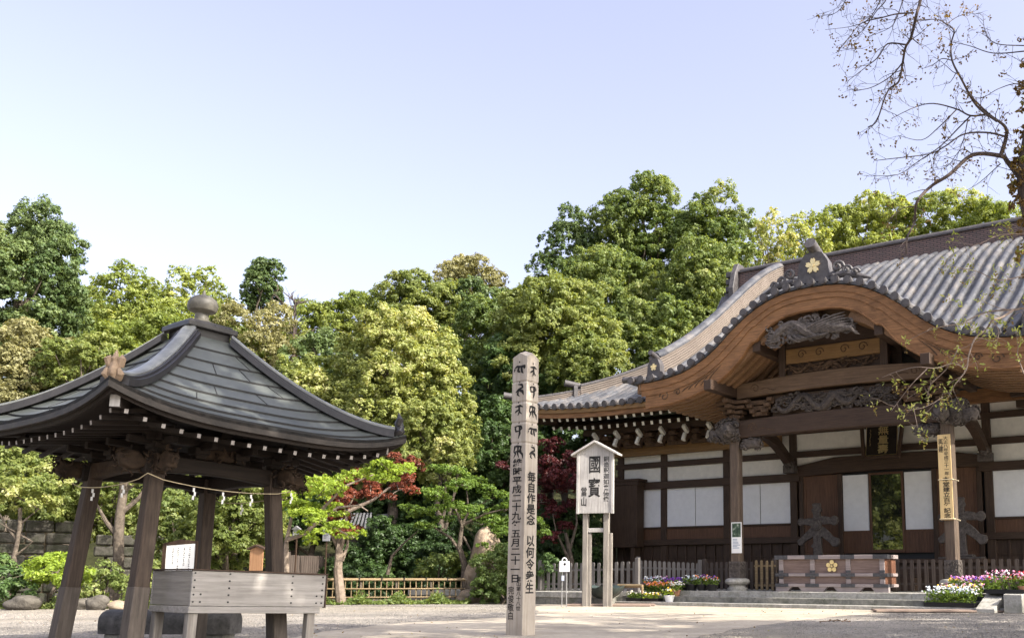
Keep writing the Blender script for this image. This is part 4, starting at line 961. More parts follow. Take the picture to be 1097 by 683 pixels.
# straw rope with paper streamers tied from post to post
rp = MB(); pts = []
for (x0, y0), (x1, y1) in (((-.99, .99), (-.99, -.99)), ((-.99, -.99), (.99, -.99)), ((.99, -.99), (.99, .99))):
    for i in range(11): a = i/10; pts.append((x0*(1-a)+x1*a, y0*(1-a)+y1*a, 2.14-.30*a*(1-a)+(.03 if i in (0, 10) else 0)))
rp.tube(pts, .006, 6); RP = tag(rp.build('straw_rope', 'rope', None, True), 'thin straw rope with white paper streamers strung between the pavilion posts', 'rope')
RP.location = PV.location; RP.rotation_euler = PV.rotation_euler
st = MB()
for i in (3, 7, 14, 16, 18, 21, 28):
    p_ = np.array(pts[i]); 
    for k_ in range(3): st.box(p_+np.array([.018*(k_ % 2), -.012, -.045-.05*k_]), (.026, .004, .05))
st.build('paper_streamers', 'paper', RP)

# ------------------------------------------------------------------ wash basin in its plank casing
bdir = np.array([.595, .804]); bang = atan2(bdir[1], bdir[0])
BAS = thing('wash_basin', 'long grey plank-cased wash basin on four legs under the pavilion', 'basin', (-5.4, 11.8, 0), 0, None, rot=(0, .030, bang))
bl, bw_, z0, z1 = 1.87, .91, .635, 1.055
mb = MB(); mb.bx(0, bl, 0, .035, z0, z1); fb = mb.build('front_plank', 'grey_x', BAS, bevel=.006)
mb = MB()
for x in (.03, .48, 1.36, bl-.05):
    for z in np.linspace(z0+.05, z1-.03, 5): mb.tube([(x, .002, z), (x, -.008, z)], .011, 8)
for x in (.12, bl-.13):
    for z in (z0+.05, z0+.14): mb.tube([(x, .002, z), (x, -.008, z)], .011, 8)
mb.build('studs', 'black', fb)
mb = MB(); mb.bx(.004, .04, .04, bw_, z0, z1-.004); mb.build('end_plank', 'grey_y', BAS, bevel=.006)
mb = MB(); mb.bx(bl-.04, bl-.004, .04, bw_, z0, z1-.004); mb.build('end_plank', 'grey_x', BAS, bevel=.006)
mb = MB(); mb.bx(0, bl, bw_, bw_+.035, z0, z1); mb.build('back_plank', 'grey_x', BAS, bevel=.006)
mb = MB(); mb.bx(-.02, bl+.025, -.018, .05, z1, z1+.018); mb.bx(-.02, .05, .05, bw_, z1, z1+.018); mb.bx(bl-.045, bl+.025, .05, bw_, z1, z1+.018); mb.bx(-.02, bl+.025, bw_-.0, bw_+.05, z1, z1+.018)
mb.bx(bl, bl+.02, -.012, .045, z0-.01, z1); mb.build('rim', 'dark_x', BAS, bevel=.004)
mb = MB(); mb.bx(-.02, bl-.07, -.012, .05, z0-.085, z0-.004); mb.bx(-.02, .05, .05, bw_, z0-.085, z0-.004); mb.bx(bl-.14, bl-.07, .05, bw_, z0-.085, z0-.004); mb.bx(.05, bl-.14, bw_-.06, bw_, z0-.085, z0-.004); mb.build('lower_rail', 'grey_x', BAS, bevel=.006)
mb = MB(); mb.bx(.04, bl-.04, .04, bw_, z0, z0+.05); mb.bx(.04, bl-.04, .04, bw_, z1-.13, z1-.12, 1)
m, t, p = newmat('basin water'); p.inputs['Base Color'].default_value = (.02, .03, .025, 1); p.inputs['Roughness'].default_value = .04; MT['water'] = m
mb.build('trough', ['stone_d', 'water'], BAS)
for x in (.0, bl-.24):
    for y in (.015, bw_-.12):
        mb = MB(); mb.bar((x+.06, y+.05, 0), (x+.065, y+.05, z0-.085), .115, .10, 0, (0, 1, 0)); mb.build('leg', 'grey_z', BAS, bevel=.008)
# notice leaning on the basin
nb_ = at(191.5, 611, 12.35)
NB = thing('notice_board', 'small white notice in a wooden frame standing on the wash basin', 'notice', (nb_[0], nb_[1], 1.0), 0, None, rot=(-.13, -.07, -.05)); NB.scale = (1.15, 1, 1.12)
mb = MB(); mb.bx(-.20, -.16, 0, .03, 0, .36); mb.bx(.165, .185, 0, .03, 0, .36); mb.bx(-.20, .185, 0, .03, .34, .365); mb.bx(-.17, .17, .012, .03, 0, .35); mb.prism([(-.2, .365), (.185, .365), (0, .40)], (0, 0, 0), (1, 0, 0), (0, 0, 1), (0, 1, 0), .03); mb.build('frame', 'dark_z', NB)
mb = MB(); mb.bx(-.158, .163, .004, .011, .005, .338); mb.build('sheet', 'paper', NB)
mb = MB()
for ci, (x, z0_, n_) in enumerate(((.105, .30, 13), (.045, .30, 10), (-.02, .30, 12), (-.08, .30, 9))):
    z = z0_
    for k_ in range(n_):
        if ci == 2 and k_ == 8: z -= .03
        for q in range(3):
            a = rng.uniform(-1, 1, 4)*.009; mb.bar((x+a[0]-.004, .002, z+a[1]), (x+a[2]+.004, .002, z+a[3]), .003, .003, 0, (0, 1, 0))
        z -= .0215
mb.build('lettering', 'ink', NB)
# round-edged stone bench behind it
sb = at(182, 683, 15.2)
mb = MB(); L2 = 1.0; sec = [(-.24, .0), (-.26, .12)]+[(-.26*cos(a), .20+.16*sin(a)) for a in np.linspace(0, pi, 9)]+[(.26, .12), (.24, 0)]
path = [(q, 0, 0) for q in (-L2+.0, -L2+.06, L2-.06, L2)]
mb.sweep(sec, path, [(0, .86, 0), (0, 1, 0), (0, 1, 0), (0, .86, 0)], [(0, 0, .94), (0, 0, 1), (0, 0, 1), (0, 0, .94)])
bn = mb.build('seat', rough_mat('dark grey smooth stone', (.045, .043, .042), (.12, .115, .11), 10, .75, .3, .01), None, True)
BN = thing('stone_bench', 'low dark grey stone bench with a rounded top behind the wash basin', 'bench', (sb[0], sb[1], 0), -.02)
bn.parent = BN; bn.location = (0, 0, .12)
for q in (-.75, .75):
    mb = MB(); mb.bx(q-.16, q+.16, -.2, .2, -.02, .13); mb.build('leg', 'stone_d', BN, bevel=.02)

# ------------------------------------------------------------------ memorial post with brushed inscriptions
b0 = at(557.5, 679, 17.0); PH = 4.93; hs = .172
MP = thing('memorial_post', 'tall square pale cedar memorial post brushed with black characters', 'post', (b0[0], b0[1], 0), HALL_RZ+radians(1.5))
rings = []; zz = [0]+[PH-.10-q*.40 for q in (4, 3, 2, 1)]
zs = [(-.05, hs*1.05), (.03, hs*1.03)]
for q in (4, 3, 2, 1):
    z = PH-.22-q*.36; zs += [(z-.03, hs*(.985-.008*(4-q))), (z, hs*(.985-.008*(4-q))-.014), (z+.03, hs*(.985-.008*(4-q)))]
zs += [(PH-.14, hs*.95)]
mb = MB()
for z, h in zs: mb.v += [(-h, -h, z), (h, -h, z), (h, h, z), (-h, h, z)]
k = len(zs)
mb.f += [(i+4*j, (i+1) % 4+4*j, (i+1) % 4+4*j+4, i+4*j+4) for j in range(k-1) for i in range(4)]
h = hs*.95; b4 = 4*(k-1); e0 = len(mb.v)
for i, (mx, my) in enumerate(((0, -h), (h, 0), (0, h), (-h, 0))): mb.v.append((mx, my, PH-.06))
mb.v.append((0, 0, PH)); c4 = len(mb.v)-1
for i in range(4):
    a, b = b4+i, b4+(i+1) % 4; mb.f += [(a, b, e0+i), (b, c4, e0+i), (a, e0+i, c4)]
mb.m = [0]*len(mb.f); mb.build('shaft', 'pale_z', MP, bevel=.006)
SID = [  # five brushed seed letters (strokes in a unit square, y down from 0 to -1)
 [[(-.05, .0, .07), (.03, -.04, .09)], [(-.42, -.38, .03), (-.2, -.28, .12), (.1, -.30, .10), (.42, -.30, .16), (.38, -.45, .05)], [(-.05, -.32, .10), (-.12, -.55, .15), (.05, -.62, .08)], [(.15, -.35, .12), (.2, -.6, .14), (.32, -.72, .02)], [(-.38, -.42, .10), (-.44, -.60, .03)]],
 [[(.0, .0, .07), (.06, -.04, .09)], [(-.1, -.15, .04), (.22, -.18, .13), (.30, -.34, .10), (-.05, -.46, .10), (-.28, -.62, .05)], [(-.02, -.48, .12), (.28, -.58, .16), (.36, -.80, .04)], [(-.05, -.45, .08), (-.12, -.75, .12), (.05, -.86, .02)]],
 [[(-.06, .0, .07), (.02, -.04, .09)], [(-.3, -.28, .05), (.1, -.22, .13), (.34, -.30, .05)], [(.02, -.24, .12), (.06, -.55, .11), (-.06, -.78, .05)], [(.04, -.44, .10), (-.24, -.56, .09), (-.3, -.64, .02)], [(.06, -.58, .09), (.28, -.72, .03)]],
 [[(.02, .0, .07), (.08, -.04, .09)], [(-.3, -.30, .13), (-.1, -.2, .05), (.2, -.24, .14), (.3, -.36, .08), (.08, -.48, .08)], [(.1, -.26, .11), (.12, -.66, .13), (.0, -.95, .03)], [(-.25, -.32, .10), (-.2, -.52, .10), (.06, -.50, .05)]],
 [[(-.02, .0, .07), (.05, -.04, .09)], [(-.32, -.20, .07), (-.05, -.18, .12), (.3, -.22, .08)], [(-.25, -.24, .12), (-.32, -.5, .08), (-.18, -.6, .10), (-.34, -.86, .03)], [(.02, -.22, .12), (-.02, -.60, .11), (.08, -.85, .04)], [(.25, -.24, .10), (.14, -.5, .12), (.36, -.66, .12), (.42, -.92, .03)], [(-.2, -.5, .08), (.3, -.46, .07)]]]
mb = MB(); o = np.array([0, -hs*1.012-.004, 0]); ex, ey = (1, 0, 0), (0, 0, 1)
for q in range(5):
    for s_ in SID[q]: brush(mb, [(x*.27, y*.30, w*.34) for x, y, w in s_], np.array([0, -hs*.975-.004, PH-.22-.36*q]), ex, ey)
put_text(mb, '維\n時\n平\n成\n二\n十\n九\n年\n五\n月\n二\n十\n一\n日', o+np.array([.0, 0, 3.00]), ex, ey, .22, 1, .02, .95, 2.12)
put_text(mb, '當\n山\n第\n八\n十\n八\n世', o+np.array([.085, -.004, .98]), ex, ey, .11, 1, .008, .95, .56)
put_text(mb, '完\n俊\n敬\n白', o+np.array([-.075, -.004, .82]), ex, ey, .14, 1, .010, .95, .56)
mb.build('inscription', 'ink', MP)
mb = MB(); o = np.array([hs*1.012+.004, 0, 0]); ex = (0, 1, 0)
for q in range(5):
    for s_ in SID[(q+2) % 5]: brush(mb, [(x*.27, y*.29, w*.34) for x, y, w in s_], np.array([hs*.975+.004, 0, PH-.24-.36*q]), ex, ey)
put_text(mb, '毎\n自\n作\n是\n念', o+np.array([0, 0, 2.78]), ex, ey, .21, 1, .026, 1.1, .92)
put_text(mb, '以\n何\n令\n衆\n生', o+np.array([0, 0, 1.68]), ex, ey, .21, 1, .026, 1.1, .98)
mb.build('inscription', 'ink', MP)

# ------------------------------------------------------------------ roofed sign board
sg = at(638, 647.5, 32.6)
SG = thing('sign_board', 'tall roofed wooden sign board on two legs with large black characters', 'sign', (sg[0], sg[1], 0), HALL_RZ+.30)
SG.scale = (.86, 1, .975)
for x in (-.42, .42):
    mb = MB(); mb.bx(x-.10, x+.10, -.09, .09, -.05, 3.25); mb.build('leg', 'grey_z', SG, bevel=.012)
    mb = MB(); mb.bx(x+.10, x+.22, -.02, .10, 0, 2.45); mb.build('brace', 'grey_z', SG, bevel=.01)
mb = MB(); mb.bx(-.32, .32, -.05, .05, 2.48, 2.62); mb.build('crossbar', 'sign_z', SG, bevel=.008)
mb = MB(); bw2 = .70; 
for k_ in range(5):
    x0 = -bw2+2*bw2*k_/5; x1 = -bw2+2*bw2*(k_+1)/5; zt = lambda x: 5.52-.36*abs(x)/bw2*.9
    mb.prism([(x0+.002, 3.12), (x1-.002, 3.12), (x1-.002, zt(x1))]+([(0, zt(0))] if x0 < 0 < x1 else [])+[(x0+.002, zt(x0))], (0, -.16, 0), (1, 0, 0), (0, 0, 1), (0, 1, 0), .06)
mb.build('board', 'sign_z', SG)
mb = MB()
for s_ in (-1, 1): mb.prism([(0, 5.60), (s_*.95, 5.14), (s_*.95, 5.07), (0, 5.52)], (0, -.30, 0), (1, 0, 0), (0, 0, 1), (0, 1, 0), .52)
mb.build('board_roof', 'sign_z', SG, bevel=.006)
for s_ in (-1, 1):
    mb = MB(); mb.bx(s_*bw2-.05, s_*bw2+.05, -.19, -.08, 3.10, 5.20); mb.build('board_edge', 'sign_z', SG, bevel=.006)
mb = MB(); o = np.array([0, -.165, 0]); ex = (1, 0, 0)
put_text(mb, '國', o+np.array([-.02, 0, 5.06]), ex, ey, .50, 1, .014, 1.05, .58)
put_text(mb, '寶', o+np.array([-.03, 0, 4.32]), ex, ey, .50, 1, .014, 1.05, .66)
put_text(mb, '銅\n造\n釈\n迦\n如\n来\n倚\n像', o+np.array([.45, 0, 5.05]), ex, ey, .24, 1, .012, 1., 1.55)
put_text(mb, '當\n山', o+np.array([-.45, 0, 4.02]), ex, ey, .26, 1, .012, 1., .66)
mb.build('lettering', 'ink', SG)

# ------------------------------------------------------------------ on the porch: coffer, carved stands, plaque, banner board, poster, fences
def hthing(name, label, cat, x, y, z, rz=0., group=None):
    p = hw(x, y, z); return thing(name, label, cat, p, HALL_RZ+rz, group)
OB = hthing('offering_box', 'long weathered red brown offertory box with dark metal straps and a gold flower crest', 'offering box', -.12, -.42, PZ)
MT['ob'] = wood('weathered purple brown plank', (.13, .088, .075), (.255, .185, .16), 0, .75, 10)
MT['ob_rail'] = wood('greyed rail wood', (.22, .18, .175), (.36, .31, .30), 0, .8, 8)
MT['ob_sun'] = wood('end plank tinted orange as sunlit', (.10, .045, .028), (.19, .088, .052), 1, .7, 9)  # warm sunlight on the box end is put into this plank colour
MT['strap'] = rough_mat('dark metal strap', (.03, .03, .035), (.075, .075, .082), 14, .5, .2, .005, .5)
L2, dp_ = 1.85, 1.0
mb = MB(); mb.bx(-L2+.06, L2-.06, .03, dp_-.03, .20, 1.06); mb.build('body', 'ob', OB)
for x in (-L2, L2):
    mb = MB(); s_ = np.sign(x); mb.bx(min(x-s_*.06, x), max(x-s_*.06, x), .02, dp_, .2, 1.06); mb.build('end_board', 'ob_sun', OB, bevel=.008)
for z0, z1, pr in ((1.06, 1.19, .07), (.50, .60, .05), (.16, .26, .06)):
    mb = MB(); mb.bx(-L2-pr, L2+pr, -pr, .03, z0, z1); mb.bx(L2-.0, L2+pr, .03, dp_+pr, z0, z1); mb.bx(-L2-pr, -L2, .03, dp_+pr, z0, z1); r1 = mb.build('rail', 'ob_rail', OB, bevel=.01)
    mb = MB()
    for x in (-L2-pr+.2, -.62, .62, L2+pr-.2): mb.bx(x-.24, x+.24, -pr-.006, .0, z0-.004, z1+.004)
    mb.bx(L2+.02, L2+pr+.006, -pr+.05, .35, z0-.004, z1+.004); mb.build('strap', 'strap', r1)
for x in (-L2+.10, -.62, .62, L2-.10):
    mb = MB(); mb.bx(x-.08, x+.08, -.015, .04, .26, .50); mb.bx(x-.08, x+.08, -.015, .04, .60, 1.06); st_ = mb.build('stile', 'ob_rail', OB, bevel=.008)
    mb = MB(); mb.bx(x-.085, x+.085, -.021, .0, .62, .70); mb.bx(x-.085, x+.085, -.021, .0, .42, .48); mb.build('strap', 'strap', st_)
for x in (-L2+.12, -.62, .62, L2-.12):
    mb = MB(); mb.prism([(-.36, 0), (.36, 0), (.52, .165), (-.52, .165)], (x, -.03, 0), (1, 0, 0), (0, 0, 1), (0, 1, 0), .16) if abs(x) < 1 else mb.prism([(-.22, 0), (.22, 0), (.22+.14*(x < 0), .165), (-.22-.14*(x > 0), .165)], (x, -.03, 0), (1, 0, 0), (0, 0, 1), (0, 1, 0), .16)
    mb.build('foot', 'ob_rail', OB, bevel=.006)
mb = MB()
for k in range(14): mb.bx(-L2+.1+k*.265, -L2+.17+k*.265, .05, dp_-.05, 1.06, 1.14)
mb.build('grating', 'ob', OB)
flower_emblem('flower_crest', (.07, -.004, .83), (1, 0, 0), (0, 0, 1), (0, -1, 0), .21, OB, 5, False)

def carved_stand(x, y, label):
    t = hthing('carved_stand', label, 'carved stand', x, y, 1.6, 0, 'carved stands beside the entrance')
    def lobe(p0, p1, w0, w1, rr):
        p0, p1 = np.array(p0), np.array(p1); d = (p1-p0)/np.linalg.norm(p1-p0); n_ = np.array([-d[1], d[0]]); k = 9
        out = [p0+n_*w0]+[p0*(1-a)+p1*a+n_*(w0*(1-a)+w1*a)*(1+.25*sin(a*pi*1.5)) for a in np.linspace(.2, .8, 4)]
        out += [p1+rr*(n_*cos(q)+d*sin(q)) for q in np.linspace(.2, pi-.2, k)]
        out += [p0*(1-a)+p1*a-n_*(w0*(1-a)+w1*a)*(1+.1*sin(a*pi)) for a in np.linspace(.8, .2, 4)]+[p0-n_*w0]; return out
    mb = MB()
    fr = ((0, 0, 0), (1, 0, 0), (0, 0, 1), (0, 1, 0))
    mb.prism([(-.16, .06), (.20, .06), (.17, .5), (.19, 1.2), (.14, 1.75), (.20, 1.85), (.15, 1.98), (.17, 2.1), (-.05, 2.12), (-.17, 2.08), (-.12, 1.95), (-.2, 1.86), (-.12, 1.7), (-.17, 1.2), (-.13, .62), (-.26, .5), (-.14, .42)], *fr, .16)
    for q, d in ((lobe((-.1, 1.42), (-.62, 1.42), .13, .11, .15), .15), (lobe((.1, 1.46), (.66, 1.44), .14, .12, .19), .15), (lobe((-.05, 1.15), (-.66, .66), .15, .11, .13), .14), (lobe((.05, 1.15), (.70, .66), .15, .13, .19), .14)):
        mb.prism(q, (0, .006, 0), (1, 0, 0), (0, 0, 1), (0, 1, 0), d)
    mb.build('branch_figure', 'carve', t, bevel=.02)
    mb = MB(); mb.tube([(0, -.045, 1.30), (0, .03, 1.30)], .22, 20); mb.tube([(0, -.07, 1.30), (0, -.04, 1.30)], .15, 18); mb.build('boss', 'carve', t, bevel=.012)
    mb = MB(); mb.bx(-.75, .75, -.2, .35, -.08, .06); mb.bx(-.42, .42, -.14, .28, .06, .14); mb.build('base', 'carve', t, bevel=.02)
    return t
x, z = hp(875, 565, 3.6); carved_stand(x, 3.55, 'grey carved wooden stand with curling arms left of the white entrance panels')
carved_stand(-x+.75, 3.55, 'grey carved wooden stand with curling arms half hidden behind the right porch column')

# plaque
PQ = hthing('plaque', 'black hanging plaque with gold characters above the entrance', 'plaque', .12, 4.12, 5.30)
PQ.rotation_euler = (radians(-10), 0, HALL_RZ)
mb = MB(); mb.bx(-.58, .58, -.04, .04, .10, 1.30); mb.build('panel', rough_mat('black lacquer', (.012, .010, .009), (.03, .024, .02), 6, .4, .05), PQ)
for a, b in (((-.66, .0), (-.80, 1.42)), ((.66, 0.), (.80, 1.42)), ((-.72, .03), (.72, .03)), ((-.80, 1.38), (.80, 1.38))):
    mb = MB(); mb.bar((a[0], -.05, a[1]), (b[0], -.05, b[1]), .12, .16, 0, (0, 1, 0)); mb.build('frame', 'dark_z', PQ, bevel=.015)
mb = MB()
for x in (-.60, .585): mb.bx(x, x+.012, -.05, -.03, .12, 1.28)
mb.bx(-.58, .58, -.05, -.03, .115, .127); mb.build('gilt_line', 'gold', PQ)
mb = MB(); put_text(mb, '無\n量\n壽', np.array([.06, -.046, 1.24]), (1, 0, 0), (0, 0, 1), .40, 1, .02, 1.05, 1.06)
for k in range(12): mb.box((-.44+rng.uniform(-.012, .012), -.044, 1.12-k*.055), (.035, .006, .022))
mb.build('lettering', 'gold', PQ)

# upright banner board tied to the right column
BB = hthing('banner_board', 'tall pale yellow wooden board with black writing tied to the right porch column', 'board', 3.70, -.235, 2.72)
mb = MB(); mb.bx(-.20, .20, -.03, .0, 0, 2.66); mb.build('board', 'yellow_z', BB, bevel=.004)
for z in (.03, 1.25):
    mb = MB(); mb.tube([(-.24, .03, z), (-.21, -.045, z), (.21, -.045, z), (.25, .03, z-.01), (.40, -.03, z-.06)], .018, 6); mb.build('cord', 'rope', BB, True)
mb = MB(); put_text(mb, '大\n正\n八\n年\n平\n成\n三\n十\n一\n年', np.array([.055, -.034, 2.60]), (1, 0, 0), (0, 0, 1), .15, 1, .014, 1, 1.22)
put_text(mb, '再\n建', np.array([-.10, -.034, 2.52]), (1, 0, 0), (0, 0, 1), .15, 1, .014, 1, .42)
put_text(mb, '本\n堂\n建\n立\n百\n年\n記\n念', np.array([.02, -.034, 1.34]), (1, 0, 0), (0, 0, 1), .22, 1, .02, 1, 1.28); mb.build('lettering', 'ink', BB)

# poster on the left column
xp, zp1 = hp(789, 559, -.2); _, zp0 = hp(790, 592, -.2)
PO = hthing('poster', 'small poster with a dark picture above white text on the left porch column', 'poster', xp, -.20, zp0)
hgt = zp1-zp0; mb = MB(); mb.bx(-.20, .20, -.012, 0, 0, hgt); mb.build('sheet', 'paper', PO)
m, t, p = newmat('dark green printed picture'); n1 = noise(t, coords(t), 9, 5); t.links.new(ramp(t, n1, [(.35, (.012, .03, .018)), (.55, (.05, .09, .05)), (.72, (.42, .45, .38))]), p.inputs['Base Color']); MT['print'] = m
mb = MB(); mb.bx(-.17, .17, -.016, -.011, hgt*.52, hgt-.03); mb.build('picture', 'print', PO)
mb = MB()
for k in range(7): mb.bx(-.15, rng.uniform(.02, .15), -.0155, -.011, hgt*.46-.05*k-.022, hgt*.46-.05*k)
mb.build('print_lines', plain('grey blue print', (.25, .32, .42), .8), PO)

# picket fences
def picket_fence(name, label, cat, p0, p1, z, h, mat, pitch=.2, w=.11, th=.035, rail=(.25, .75), posts=True, slope=0., group=None, pointed=False, rail_h=.07):
    p0, p1 = np.array(p0, float), np.array(p1, float); d = p1-p0; L = np.linalg.norm(d); t = thing(name, label, cat, (p0[0], p0[1], z), atan2(d[1], d[0]), group)
    mb = MB(); k = int(L/pitch)
    for i in range(k):
        x = (i+.5)*L/k; hh = h*(1+slope*x/L)+rng.uniform(-.012, .012); mb.prism([(x-w/2, .03), (x+w/2, .03), (x+w/2, hh-.04), (x+w*.25, hh), (x-w*.25, hh), (x-w/2, hh-.04)], (0, -th/2, 0), (1, 0, 0), (0, 0, 1), (0, 1, 0), th)
    mb.build('pickets', mat, t)
    for r_h in rail:
        mb = MB(); mb.bar((0, th/2+.03, h*r_h), (L, th/2+.03, h*r_h*(1+slope)), .05, rail_h); mb.build('rail', mat, t)
    if posts:
        for x in (0, L):
            mb = MB(); mb.bx(x-.07, x+.07, -.06, .08, 0, h*(1+slope*x/L)+.12); mb.build('post', mat, t, bevel=.01)
    return t
def hx(px, py, yl): return hp(px, py, yl)[0]
MT['fence_d'] = wood('dark brown picket', (.045, .034, .028), (.12, .095, .08), 2, .8)
MT['fence_g'] = wood('grey picket', (.085, .078, .074), (.19, .178, .17), 2, .85)
xa, xb = hx(684, 606, -.55), hx(757, 606, 1.0)
picket_fence('picket_fence', 'grey picket fence running from a taller post behind the left flowers', 'fence', hw(xa, -.55)[:2], hw(xb, .5)[:2], PZ, 1.08, 'fence_g', .165, .115, slope=-.10)
xa2 = hx(757, 606, .9); picket_fence('picket_fence', 'dark picket fence between the grey fence and the left porch column', 'fence', hw(xa2, .75)[:2], hw(hx(832, 606, .9), .75)[:2], PZ, 1.0, 'fence_d', .2, .11)
picket_fence('picket_fence', 'short yellow slatted gate beside the offertory box', 'fence', hw(hx(806, 606, .35), .45)[:2], hw(hx(829, 606, .35), .45)[:2], PZ, 1.05, 'bamboo', .2, .09, rail=(.18, .82), posts=False)
picket_fence('picket_fence', 'dark picket fence right of the offertory box', 'fence', hw(hx(958, 606, 1.2), 1.2)[:2], hw(9.5, 1.2)[:2], PZ, 1.05, 'fence_d', .235, .12)
# terrace left of the steps
TW = hthing('terrace_wall', 'low two-course stone terrace wall behind the small white sign', 'wall', -16.5, -3.3, 0)
for z0, z1, pr, mt in ((-.1, .25, 0, 'stone_d'), (.25, .45, -.03, 'stone')):
    mb = MB(); x = 0
    while x < 8.9:
        w_ = random.uniform(1.1, 1.5); mb.bx(x+.004, min(x+w_, 8.95)-.004, pr, 4.5, z0, z1-.003); x += w_
    mb.build('stone_course', mt, TW, bevel=.01)
picket_fence('picket_fence', 'grey picket fence on the low terrace behind the sign board', 'fence', hw(hx(579, 606, -2.4), -2.4)[:2], hw(hx(682, 606, -2.4)-.1, -2.2)[:2], .45, .98, 'fence_g', .24, .12, slope=.06)
mb = MB(); BWL = hthing('bronze_bowl', 'dark green lotus-leaf bronze bowl between the sign board legs', 'bowl', hx(649, 630, -3.5), -3.55, .22)
rows = []
for r, z in ((.10, 0), (.32, .06), (.52, .18), (.66, .34), (.70, .42)):
    rows.append([(r*cos(a)*(1+.05*sin(5*a)*r), r*sin(a)*.75, z+.07*r*sin(5*a+.6)) for a in np.linspace(0, 2*pi, 41)])
rows += [[(x*.95, y*.95, z-.01) for x, y, z in rows[-1]], [(x*.55, y*.55, .12) for x, y, z in rows[-1]]]
mb.grid(rows); mb.build('bowl', rough_mat('dark green bronze', (.020, .032, .030), (.055, .075, .068), 6, .5, .2, .01, .5), BWL, True)
mb = MB(); mb.bx(-.3, .3, -.2, .2, -.24, .03); mb.build('base', 'stone_d', BWL, bevel=.02)
bm0 = hw(hx(662, 629, -2.9), -2.9); bm1 = hw(hx(688, 629, -2.9), -2.9)
mb = MB(); mb.tube([(bm0[0], bm0[1], .66), (bm1[0], bm1[1], .66)], .06, 10)
for p_ in (bm0, bm1): mb.tube([(p_[0], p_[1], .40), (p_[0], p_[1], .70)], .045, 8)
tag(mb.build('bamboo_rail', 'bamboo', None, True), 'single tan bamboo pole rail right of the bronze bowl', 'rail')
# small white sign
ss = at(604, 649, 31.6)
SS = thing('small_sign', 'small square white sign on two thin metal legs', 'sign', (ss[0], ss[1], 0), HALL_RZ+.25)
mb = MB(); mb.bx(-.17, .17, -.015, .015, 1.12, 1.46); mb.build('plate', 'white', SS, bevel=.006)
for x in (-.08, .08):
    mb = MB(); mb.tube([(x, .02, 0), (x, .02, 1.15)], .018, 8); mb.build('leg', plain('grey metal', (.35, .35, .35), .4, .6), SS, True)
mb = MB(); mb.tube([(-.08+.08*(1-cos(a)), .0, 1.46+.10*sin(a)) for a in np.linspace(0, pi, 9)], .02, 7); mb.build('handle', 'white', SS, True)
mb = MB(); mb.tube([(.02, -.017, 1.36), (.02, -.021, 1.36)], .04, 12); mb.build('symbol', 'ink', SS)
mb = MB(); mb.bx(-.09, 0., -.01, .0, .84, 1.0); mb.build('tag', plain('pale blue tag', (.55, .6, .72), .7), SS)
# planks laid on the ground
def plank(px0, px1, py, w, label, n):
    a = np.array([*gp(px0, py)]); b = np.array([*gp(px1, py+.3)]); d = (b-a)/np.linalg.norm(b-a); t = thing('plank_ramp', label, 'planks', (a[0], a[1], 0), atan2(d[1], d[0])); L = np.linalg.norm(b-a)
    for i in range(n):
        mb = MB(); mb.bar((rng.uniform(-.1, .1), i*w/n+.03, .05+.012*(i % 2)), (L+rng.uniform(-.1, .1), i*w/n+.03, .04), w/n-.03, .05); mb.build('plank', 'ramp', t, bevel=.008)
MT['ramp'] = wood('worn brown plank', (.17, .12, .095), (.32, .245, .20), 0, .85, 8)
plank(611, 700, 648.8, 1.6, 'worn brown planks lying on the ground below the sign board', 3)
plank(938, 1120, 655.6, .9, 'worn brown planks lying on the gravel below the right flowers', 2)
# right-hand terrace wall behind the stone cheek
RT = hthing('terrace_wall', 'pale stone terrace wall with a planter ledge at the right edge', 'wall', 5.75, -2.1, 0)
mb = MB(); mb.bx(0, .5, -.25, 1.1, 0, .52); mb.build('end_block', 'stone', RT, bevel=.02)
mb = MB(); mb.bx(.5, 7, .0, 1.1, 0, .36); mb.build('wall', 'stone', RT, bevel=.012)
mb = MB(); mb.bx(.5, 7, -.06, 1.1, .363, .52); mb.build('coping', 'stone', RT, bevel=.015)

